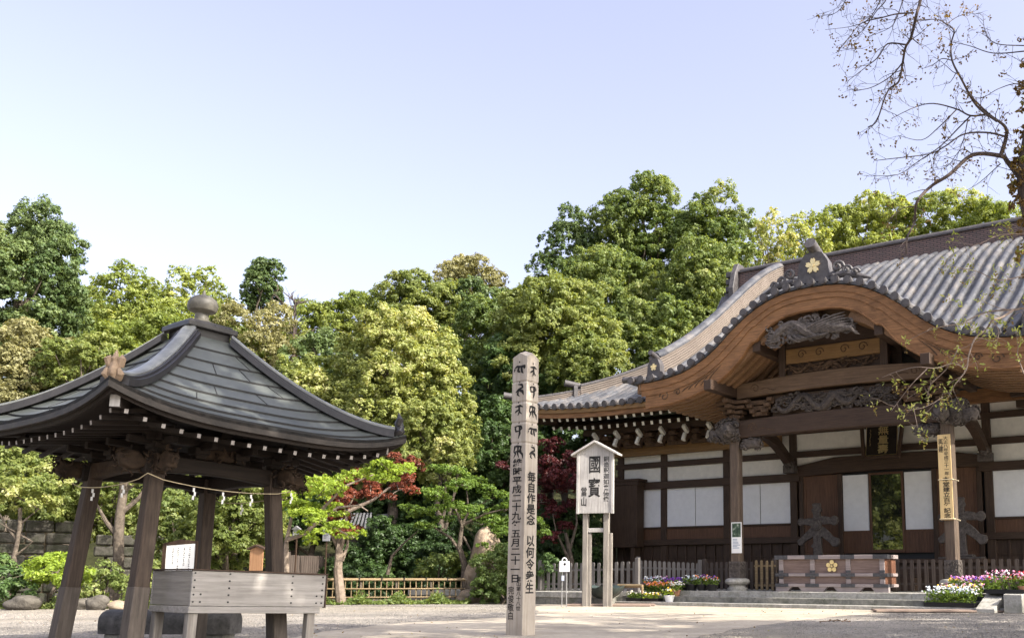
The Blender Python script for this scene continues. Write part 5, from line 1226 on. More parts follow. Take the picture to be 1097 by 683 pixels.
# ------------------------------------------------------------------ flowers in pots and trays
FM = {k: plain(k+' petals', c, .6, 0, .3, .12) for k, c in dict(white=(.66, .68, .67), orange=(.80, .27, .05), purple=(.24, .06, .36), pink=(.66, .28, .44), violet=(.14, .07, .42), yellow=(.86, .60, .05), red=(.55, .04, .05), paleblue=(.50, .60, .70), cream=(.85, .78, .62)).items()}
def flowers(name, label, x, y, z, w, d, h, cols, box=True, n=90, group='pots and trays of flowers by the steps', leafc='maple', pot='black'):
    n = int(n*1.25)
    t = hthing(name, label, 'flower pot' if not box else 'flower tray', x, y, z, rng.uniform(-.05, .05), group)
    mb = MB()
    if box:
        mb.bx(-w/2, w/2, -d/2, d/2, 0, .10); mb.bx(-w/2-.015, w/2+.015, -d/2-.015, d/2+.015, .09, .115); mb.build('tray', pot, t)
        zt = .11
    else:
        mb.lathe([(w*.30, 0), (w*.42, .19), (w*.45, .19), (w*.45, .22), (w*.38, .22)], (0, 0, 0), 16); mb.build('pot', pot, t, True); zt = .20
    k = int(n*3.2); C = np.c_[rng.uniform(-w/2, w/2, k), rng.uniform(-d/2, d/2, k), zt+rng.uniform(0, h*.8, k)]; nn = rng.normal(size=(k, 3))+np.array([0, -.3, .6]); nn /= np.linalg.norm(nn, axis=1, keepdims=True)
    leaf_mesh('leaves', C, nn, .11*rng.uniform(.6, 1.3, k), .05, rng.uniform(.1, .9, k), LM[leafc], t)
    mb = MB(); mats = [FM[c] for c in cols]
    for i in range(n):
        c = np.array([rng.uniform(-w/2, w/2)*1.08, rng.uniform(-d/2, d/2)*1.08, zt+h*rng.uniform(.62, 1.12)]); e = rng.normal(size=3)+np.array([0, -.7, .8]); e /= np.linalg.norm(e)
        a = np.cross(e, (1, .2, 0)); a /= np.linalg.norm(a); b = np.cross(e, a); r = rng.uniform(.024, .044); mi = int(rng.integers(0, len(cols)))
        V = [c+e*.008]+[c+(a*cos(2*pi*j/10)+b*sin(2*pi*j/10))*r*(1 if j % 2 == 0 else .74)-e*.01 for j in range(10)]
        mb.add(V, [(0, 1+j, 1+(j+1) % 10) for j in range(10)], mi)
    mb.build('blossoms', mats, t, fix=False)
    return t
def fl(px, py, yl): x, z = hp(px, py, yl); return x
Y1, Y2, Y3 = -1.80, -1.25, -.65
flowers('flower_tray', 'tray of small white flowers, leftmost on the lowest step', fl(682, 643, Y1), Y1, .12, .62, .4, .22, ['white', 'cream'], n=45)
flowers('flower_tray', 'tray of fresh green seedlings with pale blooms below the orange flowers', fl(699, 643, Y1), Y1, .12, .60, .4, .18, ['white', 'cream', 'yellow'], n=30, leafc='bright')
flowers('flower_pot', 'white pot of yellow green seedlings beside the steps', fl(717, 643, Y1), Y1, .12, .42, .3, .26, ['white', 'yellow'], False, 16, leafc='bright', pot='white')
flowers('flower_tray', 'tray of bright orange flowers left of the steps', fl(706, 634, Y2), Y2, .30, 1.05, .42, .34, ['orange', 'orange', 'orange', 'orange', 'pink'], n=130)
flowers('flower_pot', 'pot of white and pale flowers right of the orange ones', fl(723, 635, Y2), Y2, .30, .5, .4, .28, ['white', 'cream'], False, 40, pot='terracotta')
flowers('flower_tray', 'tray of purple pansies behind the white pot', fl(722, 628, Y3), Y3, PZ, .85, .4, .30, ['purple', 'purple', 'violet'], n=75)
flowers('flower_tray', 'tray of pink and white flowers at the top left of the steps', fl(702, 628, Y3), Y3, PZ, .85, .4, .34, ['pink', 'white', 'paleblue'], n=75)
flowers('flower_pot', 'pot of white pansies just left of the orange-topped pot', fl(741, 629, Y3), Y3, PZ, .52, .4, .30, ['white', 'paleblue'], False, 38)
flowers('flower_pot', 'pot of mixed flowers with one orange bloom', fl(752, 628, Y3), Y3, PZ, .45, .4, .32, ['white', 'cream', 'orange', 'purple'], False, 32)
flowers('flower_pot', 'pot of white and orange pansies nearest the left porch column', fl(763, 629, Y3), Y3, PZ, .48, .4, .28, ['white', 'orange', 'violet'], False, 34)
flowers('flower_tray', 'large tray of pale blue and white flowers at the right end of the steps', fl(1019, 644, Y1), Y1-.02, .14, 1.45, .45, .42, ['paleblue', 'white', 'white'], n=150)
flowers('flower_tray', 'tray of cream and yellow flowers behind the pale blue ones', fl(1030, 634, Y2), Y2, .30, 1.2, .45, .34, ['cream', 'yellow', 'white', 'pink'], n=110)
flowers('flower_pot', 'small pot of yellow flowers in front of the right column plinth', fl(1023, 629, Y3-.1), Y3-.1, PZ, .38, .3, .24, ['yellow'], False, 22)
flowers('flower_tray', 'tray of violet to pink pansies right of the right column', fl(1046, 632, -.8), -.8, .52, 1.35, .45, .34, ['purple', 'pink', 'pink', 'violet'], n=150)
flowers('flower_tray', 'dark tray of pink tulip-like flowers on the right terrace wall', fl(1080, 633, -1.55), -1.55, .52, 1.15, .42, .48, ['pink', 'white', 'pink', 'red'], n=90)
flowers('flower_pot', 'clay pot of red flowers at the far right of the terrace wall', fl(1098, 633, -1.6), -1.6, .52, .45, .4, .36, ['red', 'pink'], False, 30, pot='terracotta')
# dry leaf spray lying on the paving
dl = gp(895, 666); mb = MB()
for k in range(16):
    a = rng.uniform(0, 2*pi); c = np.array([rng.uniform(-.3, .3), rng.uniform(-.06, .06), .02+rng.uniform(0, .04)]); e = np.array([cos(a), sin(a)*.5, .25]); n_ = np.array([-sin(a), cos(a), .4])
    mb.add([c-e*.07, c+n_*.02, c+e*.07, c-n_*.02], [(0, 1, 2, 3)])
mb.tube([(-.35, 0, .015), (0, .02, .04), (.33, -.02, .02)], .008, 5)
o = tag(mb.build('fallen_spray', rough_mat('dry brown leaf', (.07, .04, .02), (.16, .09, .05), 9), None, fix=False), 'dry brown leaf spray lying on the gravel before the steps', 'fallen leaves'); o.location = (dl[0], dl[1], 0)

# ------------------------------------------------------------------ trees on the wooded slope, far to near
HG = 'trees on the wooded slope'
def T(*a, **k): k.setdefault('group', HG); return tree(*a, **k)
T('broadleaf_tree', 'yellow green tree crown showing above the middle of the main ridge', 'tree', 76, (930, 242, 70, 38), mat='lime', k=18, leaf=.34, size=.34, cover=.85, nb=12, base=.45)
T('broadleaf_tree', 'green tree crown above the right end of the main ridge', 'tree', 75, (1030, 238, 72, 32), mat='lime', k=12, leaf=.32, cover=.9, base=.35)
T('broadleaf_tree', 'thin yellow crown with sky gaps just right of the big dark tree', 'tree', 74, (868, 252, 42, 36), mat='lime', k=9, leaf=.30, cover=.6, size=.34, base=.6)
T('broadleaf_tree', 'sparse orange tinged crown between the big dark tree and the yellow crown', 'tree', 70, (826, 252, 28, 34), mat='olive', k=8, leaf=.28, cover=.6, base=.7)
T('broadleaf_tree', 'tallest dark green tree with bare twigs showing at its top', 'tree', 66, (690, 232, 58, 50), mat='mid', k=18, leaf=.28, size=.36, cover=1.0, base=.32, nb=14, r0=.35)
T('broadleaf_tree', 'dark rounded tree right of the tallest one', 'tree', 64, (765, 252, 55, 55), mat='mid', k=15, leaf=.28, size=.38, base=.36, cover=1.1)
T('broadleaf_tree', 'dark blue green tree left of the tallest one', 'tree', 66, (608, 258, 44, 40), mat='deep', k=12, leaf=.28, size=.36, cover=.95, base=.45)
T('broadleaf_tree', 'tan budding tree top rising behind the green slope', 'tree', 68, (505, 290, 48, 24), mat='tan', k=9, leaf=.26, cover=.75, base=.5)
T('broadleaf_tree', 'dark crown beside the tan budding tree', 'tree', 62, (530, 318, 42, 30), mat='deep', k=9, leaf=.27, base=.4)
T('broadleaf_tree', 'big green crown with rounded masses left of the main ridge', 'tree', 60, (655, 300, 66, 48), mat='mid', k=16, leaf=.26, size=.42, cover=1.2, base=.45)
T('broadleaf_tree', 'broad green crown touching the left end of the main ridge', 'tree', 58, (752, 312, 62, 62), mat='mid', k=16, leaf=.26, size=.42, cover=1.2, base=.42)
T('broadleaf_tree', 'green domed tree directly behind the curved porch ridge', 'tree', 54, (700, 352, 50, 42), mat='mid', k=13, leaf=.24, size=.42, cover=1.3, base=.42)
T('broadleaf_tree', 'mid green tree on the skyline between the pavilion and the tan tree', 'tree', 62, (455, 325, 60, 32), mat='olive', k=13, leaf=.26, base=.18)
T('broadleaf_tree', 'pale green skyline tree right of the bare twigs', 'tree', 64, (385, 338, 58, 26), mat='lime', k=11, leaf=.27, cover=.9, base=.25)
T('broadleaf_tree', 'bright yellow green tree behind the pavilion ridge', 'tree', 58, (150, 325, 62, 42), mat='lime', k=13, leaf=.28, cover=.75, size=.36, base=.35, nb=12)
T('broadleaf_tree', 'lime tree just left of the pavilion finial', 'tree', 60, (208, 318, 48, 36), mat='lime', k=11, leaf=.28, cover=.7, size=.36, base=.45, nb=12)
T('conifer_tree', 'small dark evergreen standing above the brown thicket', 'tree', 60, (281, 297, 24, 28), mat='deep', k=9, leaf=.22, size=.45, cover=1.3, base=.3)
T('thicket_tree', 'brown twiggy tree with few leaves right of the finial', 'tree', 56, (268, 352, 56, 44), mat='tan', k=13, leaf=.22, cover=.6, size=.36, base=.35, nb=14)
T('broadleaf_tree', 'green tree filling behind the pavilion roof at left centre', 'tree', 52, (175, 375, 80, 38), mat='lime', k=12, leaf=.26, base=.15, cover=1.0)
T('broadleaf_tree', 'dark pine like tree right of the brown thicket', 'tree', 55, (352, 382, 44, 40), mat='deep', k=10, leaf=.24, base=.55)
T('broadleaf_tree', 'large dark green evergreen at the left edge', 'tree', 46, (22, 292, 74, 84), mat='deep', k=26, leaf=.22, size=.33, cover=1.25, base=.48, r0=.4)
T('broadleaf_tree', 'rusty olive low tree under the large dark evergreen', 'tree', 42, (20, 392, 66, 44), mat='tan', k=12, leaf=.20, base=.35, cover=1.2)
T('broadleaf_tree', 'olive green spreading tree left behind the pavilion roof', 'tree', 41, (85, 385, 50, 36), mat='olive', k=10, leaf=.20, base=.3, cover=1.2)
T('broadleaf_tree', 'pale olive tree behind the right slope of the pavilion roof', 'tree', 46, (320, 425, 70, 50), mat='olive', k=14, leaf=.21, base=.5, cover=1.2)
T('broadleaf_tree', 'dark green tree between the two big yellow green trees', 'tree', 53, (525, 352, 42, 48), mat='mid', k=11, leaf=.24, base=.25)
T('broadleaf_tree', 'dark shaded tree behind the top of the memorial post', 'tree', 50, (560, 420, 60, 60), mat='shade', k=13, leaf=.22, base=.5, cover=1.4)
T('broadleaf_tree', 'glossy yellow green tree right of the memorial post top', 'tree', 50, (595, 345, 72, 56), mat='olive', k=18, leaf=.23, size=.40, cover=1.25, base=.30)
T('broadleaf_tree', 'dense yellow green tree just above the left hall eaves', 'tree', 47, (632, 395, 50, 42), mat='olive', k=12, leaf=.21, base=.25, cover=1.3)
T('broadleaf_tree', 'large flowering pale olive tree in the middle of the slope', 'tree', 45, (428, 400, 76, 82), mat='olive', k=26, leaf=.21, size=.33, cover=1.2, base=.62, r0=.35)
T('broadleaf_tree', 'smaller olive tree hanging over the red maples', 'tree', 43, (472, 462, 40, 44), mat='olive', k=11, leaf=.19, base=.5, cover=1.2)
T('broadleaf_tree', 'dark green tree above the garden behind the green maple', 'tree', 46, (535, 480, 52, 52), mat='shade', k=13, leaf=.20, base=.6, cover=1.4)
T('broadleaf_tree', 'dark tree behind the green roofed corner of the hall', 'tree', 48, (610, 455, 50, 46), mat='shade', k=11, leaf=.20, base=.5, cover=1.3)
T('broadleaf_tree', 'green tree seen between the pavilion posts at the back', 'tree', 40, (250, 500, 62, 46), mat='olive', k=12, leaf=.19, base=.4, cover=1.2)
T('broadleaf_tree', 'light green tree under the left pavilion eaves', 'tree', 36, (35, 505, 66, 50), mat='olive', k=16, leaf=.17, size=.36, cover=1.3, base=.35)
T('broadleaf_tree', 'green tree showing between the two left pavilion posts', 'tree', 37, (125, 520, 50, 44), mat='olive', k=11, leaf=.17, cover=1.2, base=.25)

T('broadleaf_tree', 'pale green tree filling the skyline dip right of the brown thicket', 'tree', 63, (330, 345, 40, 24), mat='lime', k=9, leaf=.26, cover=.8, base=.3)
T('broadleaf_tree', 'yellow green tree low behind the pavilion finial', 'tree', 57, (235, 375, 70, 40), mat='lime', k=12, leaf=.26, cover=1.0, base=.25)
T('broadleaf_tree', 'dark tree low behind the lime trees at the left', 'tree', 62, (110, 350, 60, 40), mat='mid', k=12, leaf=.26, cover=1.0, base=.35)
T('broadleaf_tree', 'dark tree deep behind the big pale olive tree', 'tree', 58, (480, 400, 60, 60), mat='mid', k=12, leaf=.26, cover=1.1, base=.3)
bt_c = at(318, 400, 60); BTR = thing('bare_tree', 'leafless twiggy tree rising right of the small dark evergreen', 'tree', (bt_c[0], bt_c[1], float(hill_z(bt_c[0], bt_c[1]))-.1), 0, HG)
mb = MB(); b_o = np.array(BTR.location); tp_ = at(316, 318, 60)-b_o; mb.tube([(0, 0, 0), tp_*.5, tp_*.8, tp_], [.16, .12, .08, .03], 7)
for k_ in range(26):
    a_ = rng.uniform(.55, .97); p_ = tp_*a_; d_ = np.array([rng.normal(0, .8), rng.normal(0, .5), rng.uniform(.3, 1)]); q_ = p_+d_*rng.uniform(.6, 1.5); mb.tube([p_, (p_+q_)/2+rng.normal(0, .12, 3), q_], [.04, .03, .012], 5)
    for _ in range(3): e_ = q_+np.array([rng.normal(0, .5), rng.normal(0, .3), rng.uniform(.1, .7)]); mb.tube([(p_+q_)/2, q_*.5+e_*.5, e_], [.022, .016, .008], 4)
mb.build('trunk', 'twig', BTR, True)

T('broadleaf_tree', 'low green tree behind the olive tree at the left', 'tree', 52, (60, 440, 70, 44), mat='mid', k=12, leaf=.26, cover=1.0, base=.35)
T('broadleaf_tree', 'low dark tree behind the middle of the pavilion', 'tree', 54, (160, 440, 70, 44), mat='mid', k=12, leaf=.26, cover=1.0, base=.25)
T('broadleaf_tree', 'low green tree behind the right post of the pavilion', 'tree', 52, (255, 440, 66, 44), mat='olive', k=12, leaf=.25, cover=1.0, base=.25)
T('broadleaf_tree', 'dark tree just beyond the left edge of the wooded slope', 'tree', 48, (-90, 350, 80, 70), mat='deep', k=14, leaf=.28, cover=.9, base=.4)
T('broadleaf_tree', 'green tree beyond the left edge low on the slope', 'tree', 42, (-110, 470, 80, 60), mat='mid', k=14, leaf=.26, cover=.9, base=.4)
T('broadleaf_tree', 'olive tree farther beyond the left edge of the slope', 'tree', 46, (-210, 400, 90, 80), mat='olive', k=14, leaf=.3, cover=.8, base=.4)

# the garden
GG = 'shrubs and small trees in the garden'
def G(*a, **k): k.setdefault('group', GG); k.setdefault('base_z', -.05); return tree(*a, **k)
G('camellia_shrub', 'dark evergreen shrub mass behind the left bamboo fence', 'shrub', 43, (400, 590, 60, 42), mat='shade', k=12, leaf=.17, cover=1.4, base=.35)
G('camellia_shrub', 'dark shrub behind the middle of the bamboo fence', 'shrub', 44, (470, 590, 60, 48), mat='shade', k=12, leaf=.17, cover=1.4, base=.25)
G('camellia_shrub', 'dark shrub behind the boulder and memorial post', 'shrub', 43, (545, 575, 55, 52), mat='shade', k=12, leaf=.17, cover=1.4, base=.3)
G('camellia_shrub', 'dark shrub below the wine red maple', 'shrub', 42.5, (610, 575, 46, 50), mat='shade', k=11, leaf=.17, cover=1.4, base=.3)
G('camellia_shrub', 'dark shrub on the slope above the dark fence', 'shrub', 46, (340, 520, 66, 50), mat='shade', k=12, leaf=.18, cover=1.4, base=.4)
G('camellia_shrub', 'dark shrub above the green maple', 'shrub', 46, (430, 530, 60, 46), mat='shade', k=12, leaf=.18, cover=1.4, base=.4)
G('broadleaf_shrub', 'leafy shrub between the back pavilion posts', 'shrub', 31, (245, 555, 52, 40), mat='olive', k=12, leaf=.15, cover=1.3, base=.2)
G('broadleaf_shrub', 'leafy shrub just right of the front pavilion post', 'shrub', 32, (190, 560, 40, 45), mat='mid', k=10, leaf=.15, cover=1.2, base=.5)
G('azalea_shrub', 'bright green rounded shrub behind the left pavilion post', 'shrub', 29.5, lumps_px=[(48, 612, 20, 16), (66, 606, 20, 16), (38, 622, 20, 14), (60, 624, 26, 14), (80, 618, 18, 16)], mat='bright', leaf=.10, cover=1.5, base=.35, r0=.06)
G('low_shrub', 'dark low shrub at the far left edge', 'shrub', 29.5, lumps_px=[(5, 622, 22, 20), (18, 634, 20, 12), (-14, 615, 22, 26)], mat='shade', leaf=.10, cover=1.5, base=.6, r0=.05)
G('low_shrub', 'low green shrub behind the rocks between the pavilion posts', 'shrub', 30, lumps_px=[(112, 622, 20, 18), (130, 628, 18, 15), (98, 634, 16, 10)], mat='mid', leaf=.10, cover=1.4, base=.55, r0=.05)
G('low_shrub', 'low yellowish shrub behind the front pavilion post', 'shrub', 30, lumps_px=[(160, 630, 18, 18), (178, 622, 20, 22), (205, 628, 22, 16)], mat='olive', leaf=.10, cover=1.3, base=.3, r0=.05)
G('clipped_shrub', 'rounded clipped green shrub beside the boulder', 'shrub', 35.5, lumps_px=[(534, 612, 26, 28), (545, 600, 15, 20), (526, 630, 20, 18), (546, 632, 18, 16), (536, 640, 24, 12)], mat='mid', leaf=.085, cover=1.8, base=.0, r0=.05, puff=.22)
G('low_shrub', 'dark low shrub just right of the memorial post', 'shrub', 37, lumps_px=[(580, 620, 15, 20), (572, 605, 12, 16), (590, 610, 10, 16)], mat='shade', leaf=.10, cover=1.6, base=.5, r0=.05)
G('low_shrub', 'broad leaved low shrub behind the bamboo fence near the boulder', 'shrub', 38.5, lumps_px=[(470, 608, 22, 14), (488, 604, 14, 14), (455, 614, 14, 8)], mat='mid', leaf=.14, cover=1.3, base=.35, r0=.05)

def px_tree(name, label, Y, trunk, pads, mat, leaf, cover=1.2, r0=.10, bark='bark', flat=.6, base=.45, branches=(), rad=None, dz=1.2, group=GG, puff=.26):
    """small tree drawn as trunk and branch lines plus flat leaf pads, each given its own depth"""
    p0 = at(*trunk[0][:2], Y); t = thing(name, label, 'tree', (p0[0], p0[1], 0), 0, group); off = np.array([p0[0], p0[1], 0.]); mb = MB()
    P = [at(x, y, Y+rng.uniform(-.1, .1))-off for x, y in trunk]; P[0][2] = -.05; k = len(P)
    mb.tube(P, [r0*(1.25-.75*i/(k-1)) for i in range(k)], 9)
    for br in branches:
        y0 = 0; Q = []
        for i, (x, y) in enumerate(br): Q.append(at(x, y, Y+y0)-off); y0 += rng.uniform(-.35, .35)
        mb.tube(Q, [r0*.55*(1-.75*i/(len(Q)-1)) for i in range(len(Q))], 7)
    L = []; mb2 = mb
    for x, y, rx, ry in pads:
        Yq = Y+rng.uniform(-dz, dz); s_ = Yq/F
        for _ in range(4):
            x1, y1 = x+rng.normal(0, .42)*rx, y+rng.normal(0, .5)*ry; q = rng.uniform(.38, .72); c = at(x1, y1, Yq+rng.normal(0, .5))-off
            L.append((c, (rx*s_*q, rx*s_*q*.9, max(ry*s_*q*rng.uniform(.8, 1.4), .07)))); mb2.tube([at(x, y+ry*.3, Yq)-off, (at(x, y, Yq)-off+c)/2, c], [.018, .013, .006], 5)
    mb.build('trunk', MT[bark], t, True); C, Nn, Tn = crown_points(L, leaf, cover, puff, .6, flat*.5, base); n = len(C); NLEAF[0] += n
    leaf_mesh('crown', C, Nn, leaf*rng.uniform(.7, 1.3, n), leaf*.5*rng.uniform(.7, 1.3, n), Tn, LM[mat], t); return t
px_tree('maple_tree', 'yellow green maple leaning out beside the right pavilion post', 29, [(307, 645), (306, 610), (307, 578)],
        [(318, 540, 20, 8), (342, 528, 26, 8), (330, 552, 24, 8), (362, 548, 20, 7), (352, 565, 20, 7), (378, 574, 14, 6), (345, 515, 20, 7), (392, 506, 20, 7), (415, 500, 22, 7), (434, 504, 14, 7), (405, 514, 20, 6), (330, 575, 14, 5), (310, 528, 16, 8)], 'bright', .105, 1.25, .12, 'bark_p', base=.5,
        branches=[[(307, 578), (325, 572), (345, 555), (362, 543), (385, 541), (394, 547)], [(330, 568), (345, 545), (370, 520), (400, 508)], [(345, 555), (352, 562), (372, 572)], [(307, 580), (312, 555), (316, 540)]])
px_tree('maple_tree', 'rust red maple on a pale forked trunk', 34, [(366, 642), (362, 610), (364, 580), (360, 560)],
        [(372, 518, 23, 12), (388, 530, 20, 13), (360, 533, 19, 11), (397, 520, 14, 11), (350, 522, 16, 9), (432, 495, 15, 9), (440, 505, 12, 9), (427, 522, 17, 9), (438, 514, 13, 10), (376, 545, 18, 8), (345, 556, 12, 7), (362, 566, 20, 6), (384, 568, 10, 5), (418, 489, 10, 5), (338, 505, 12, 5)], 'red', .11, 1.4, .15, 'bark_p', base=.5,
        branches=[[(364, 590), (370, 570), (371, 548), (380, 530)], [(362, 585), (352, 565), (348, 545)], [(366, 600), (372, 585), (374, 560)], [(371, 548), (400, 535), (430, 512)]])
px_tree('maple_tree', 'fresh green maple with crooked trunks behind the bamboo fence', 37.5, [(497, 640), (498, 605), (492, 585), (495, 562)],
        [(470, 530, 26, 9), (500, 520, 26, 9), (452, 545, 20, 8), (485, 548, 26, 8), (520, 535, 22, 9), (515, 560, 18, 7), (540, 545, 20, 10), (535, 570, 20, 10), (548, 560, 14, 10), (455, 560, 14, 6), (480, 505, 22, 8), (552, 535, 10, 10), (525, 585, 12, 6), (585, 572, 13, 6), (578, 560, 9, 5)], 'maple', .11, 1.1, .13, 'bark', base=.45,
        branches=[[(493, 590), (482, 575), (470, 568), (460, 560)], [(495, 562), (488, 545), (475, 530)], [(495, 562), (502, 548), (500, 525)], [(492, 588), (497, 575), (505, 590), (503, 605)], [(415, 615), (420, 595), (432, 582), (448, 568)], [(495, 562), (520, 550), (540, 545)]])
px_tree('maple_tree', 'wine red maple in the shade left of the hall', 40, [(612, 640), (612, 600), (606, 570)],
        [(590, 492, 18, 10), (605, 505, 20, 11), (585, 512, 18, 10), (600, 525, 22, 11), (580, 535, 14, 9), (612, 540, 14, 10), (596, 548, 18, 9), (586, 480, 16, 8), (615, 488, 12, 9), (570, 498, 12, 8), (604, 565, 14, 7), (592, 575, 14, 6), (540, 498, 10, 6), (618, 518, 12, 9)], 'wine', .12, 1.4, .13, 'bark', base=.5,
        branches=[[(612, 605), (603, 585), (596, 570), (592, 550)], [(610, 590), (618, 560), (616, 530)]])
# garden furniture: rocks, fences, stone wall, signs
def rock(label, px, py, w, h, Y, mat, lean=0., seed=0, group='rocks along the garden edge', name='garden_rock', tall=False):
    c = at(px, py, Y); s_ = Y/F; t_r = np.random.default_rng(seed); A = np.linspace(0, pi, 19); B = np.linspace(0, 2*pi, 31); ph = t_r.uniform(0, 6, 9); P = []
    for a in A:
        row = []
        for b in B[:-1]:
            d = np.array([sin(a)*cos(b), sin(a)*sin(b), cos(a)]); k_ = 1+.09*sin(3*d[0]+ph[0]+2*d[2])+.07*sin(4*d[1]+ph[1])+.06*sin(6*d[2]+ph[2]+3*d[0])+.03*sin(13*d[0]+ph[3])*sin(11*d[1]+ph[4]+9*d[2])
            q = d*np.array([w*s_/2, w*s_*.42, h*s_*.62])*k_; q[0] += lean*(q[2]); 
            if tall: q[0] *= 1-.12*(d[2]+.2)
            row.append(q)
        row.append(row[0]); P.append(row)
    mb = MB(); mb.grid(P); o = mb.build(name, mat, None, 'all'); o.location = (c[0], c[1], h*s_*.40); return tag(o, label, 'rock', group)
rock('tall upright brown boulder beside the clipped shrub', 521, 640, 47, 74, 37, 'rock', .05, 3, None, 'standing_boulder', True)
rock('small rounded brown rock at the foot of the tall boulder', 500, 643, 20, 14, 36, 'rock', 0, 4)
rock('broad flat grey rock nearest the left edge', 24, 652, 34, 15, 28.5, 'rock_g', 0, 5)
rock('pointed grey rock just right of the left pavilion post', 104, 652, 22, 15, 28.6, 'rock_g', .2, 6)
rock('low grey rock half hidden behind the left pavilion post', 84, 652, 20, 12, 29, 'rock_g', 0, 7)
rock('flat pale rock beside the front pavilion post', 126, 652, 22, 10, 28.4, 'rock', 0, 8)
rock('small grey rock between the front post and the wash basin', 232, 650, 20, 9, 29.5, 'rock_g', 0, 9)
BF_a, BF_b = at(347, 642, 35.0), at(498, 640, 36.6)
d_ = (BF_b-BF_a)[:2]; Lb = np.linalg.norm(d_); BF = thing('bamboo_fence', 'low tan bamboo lattice fence along the garden', 'fence', (BF_a[0], BF_a[1], 0), atan2(d_[1], d_[0]))
mb = MB(); mb.tube([(0, 0, .84), (Lb, 0, .84)], .045, 10); mb.tube([(0, .05, .86), (Lb, .05, .86)], .04, 8); r1 = mb.build('top_rail', 'bamboo', BF, True)
mb = MB()
for x in np.arange(.4, Lb, .78): mb.tube([(x-.02, -.06, .80), (x, -.05, .93), (x+.03, .09, .9)], .018, 5)
mb.build('binding', 'black', r1)
for z in (.52, .22):
    mb = MB(); mb.tube([(0, -.02, z), (Lb, -.02, z)], .026, 8); mb.build('rail', 'bamboo', BF, True)
mb = MB()
for x in np.arange(.08, Lb, .205): mb.tube([(x+rng.uniform(-.02, .02), .02, .02), (x, .02, .83)], .021, 7)
mb.build('uprights', 'bamboo', BF, True)
for x in np.linspace(0, Lb, 5):
    mb = MB(); mb.tube([(x, .07, -.05), (x, .07, .88)], .045, 8); mb.build('post', 'bark', BF, True)
# stone retaining wall at the left behind the shrubs
def stone_wall(label, px0, px1, pyb, Y, h):
    a, b = at(px0, pyb, Y), at(px1, pyb, Y+1.5); d = (b-a)[:2]; L = np.linalg.norm(d); t = thing('stone_wall', label, 'wall', (a[0], a[1], 0), atan2(d[1], d[0])); mb = MB(); z = -.1; r_ = 0
    while z < h:
        x = -rng.uniform(0, .5); hh = rng.uniform(.38, .5)
        while x < L:
            w_ = rng.uniform(.5, 1.0); mb.bx(x+.02, x+w_-.02, rng.uniform(-.06, .03), .5, z+.015, z+hh-.015); x += w_
        z += hh
    mb.build('stone_blocks', 'stone_w', t, bevel=.05); mb = MB(); mb.bx(0, L, .08, .5, -.1, h-.1); mb.build('core', 'soil', t)
stone_wall('rough block retaining wall behind the shrubs at the left edge', -40, 62, 640, 34, 2.6)
stone_wall('rough block retaining wall behind the pavilion posts', 112, 215, 640, 36, 2.4)
# bare trunks in front of the wall
for i, (px, Yt, h, r0, lab) in enumerate(((14, 32, 3.2, .09, 'thin brown trunk at the left edge before the stone wall'), (122, 33, 4.6, .20, 'thick grey brown trunk between the two left pavilion posts'), (240, 32, 3.4, .12, 'leaning brown trunk behind the back pavilion post'), (8, 38, 3.4, .10, 'thin shaded trunk behind the stone wall at the left edge'))):
    c = at(px, 640, Yt); t = thing('old_tree', lab, 'tree trunk', (c[0], c[1], 0), 0, 'bare lower trunks by the stone wall'); mb = MB()
    P = [(rng.normal(0, .04)+.12*q*(i == 2)*1.6, rng.normal(0, .04), q*h/6-.05) for q in range(7)]; mb.tube(P, [r0*(1.4 if q == 0 else 1-.06*q) for q in range(7)], 10)
    for q in (3, 4, 5): mb.tube([P[q], np.array(P[q])+np.array([rng.choice([-1, 1])*.5, .1, .5]), np.array(P[q])+np.array([rng.choice([-1, 1])*1.0, .1, 1.3])], [r0*.5, r0*.35, r0*.15], 7)
    mb.build('trunk', 'bark', t, True)
    L = [(np.array(P[-1])+rng.normal(0, .5, 3)+np.array([0, 0, .5]), (.75, .75, .5)) for _ in range(4)]
    C, Nn, Tn = crown_points(L, .14, 1.1, .3); leaf_mesh('crown', C, Nn, .14, .07, Tn, LM['olive'], t)
# small roofed wooden sign in the garden
kf = at(273, 640, 27.5); KF = thing('garden_sign', 'small brown roofed wooden sign behind the wash basin', 'sign', (kf[0], kf[1], 0), HALL_RZ+.35)
mb = MB(); mb.bx(-.04, .04, -.03, .03, 0, 1.2); mb.build('post', 'dark_z', KF); mb = MB(); mb.prism([(-.2, 1.12), (.2, 1.12), (.2, 1.70), (0, 1.78), (-.2, 1.70)], (0, -.05, 0), (1, 0, 0), (0, 0, 1), (0, 1, 0), .04); mb.build('board', wood('orange brown board', (.24, .12, .055), (.38, .22, .12), 2, .7), KF)
mb = MB()
for s_ in (-1, 1): mb.prism([(0, 1.84), (s_*.27, 1.73), (s_*.27, 1.69), (0, 1.79)], (0, -.12, 0), (1, 0, 0), (0, 0, 1), (0, 1, 0), .2)
mb.build('board_roof', 'dark_x', KF)
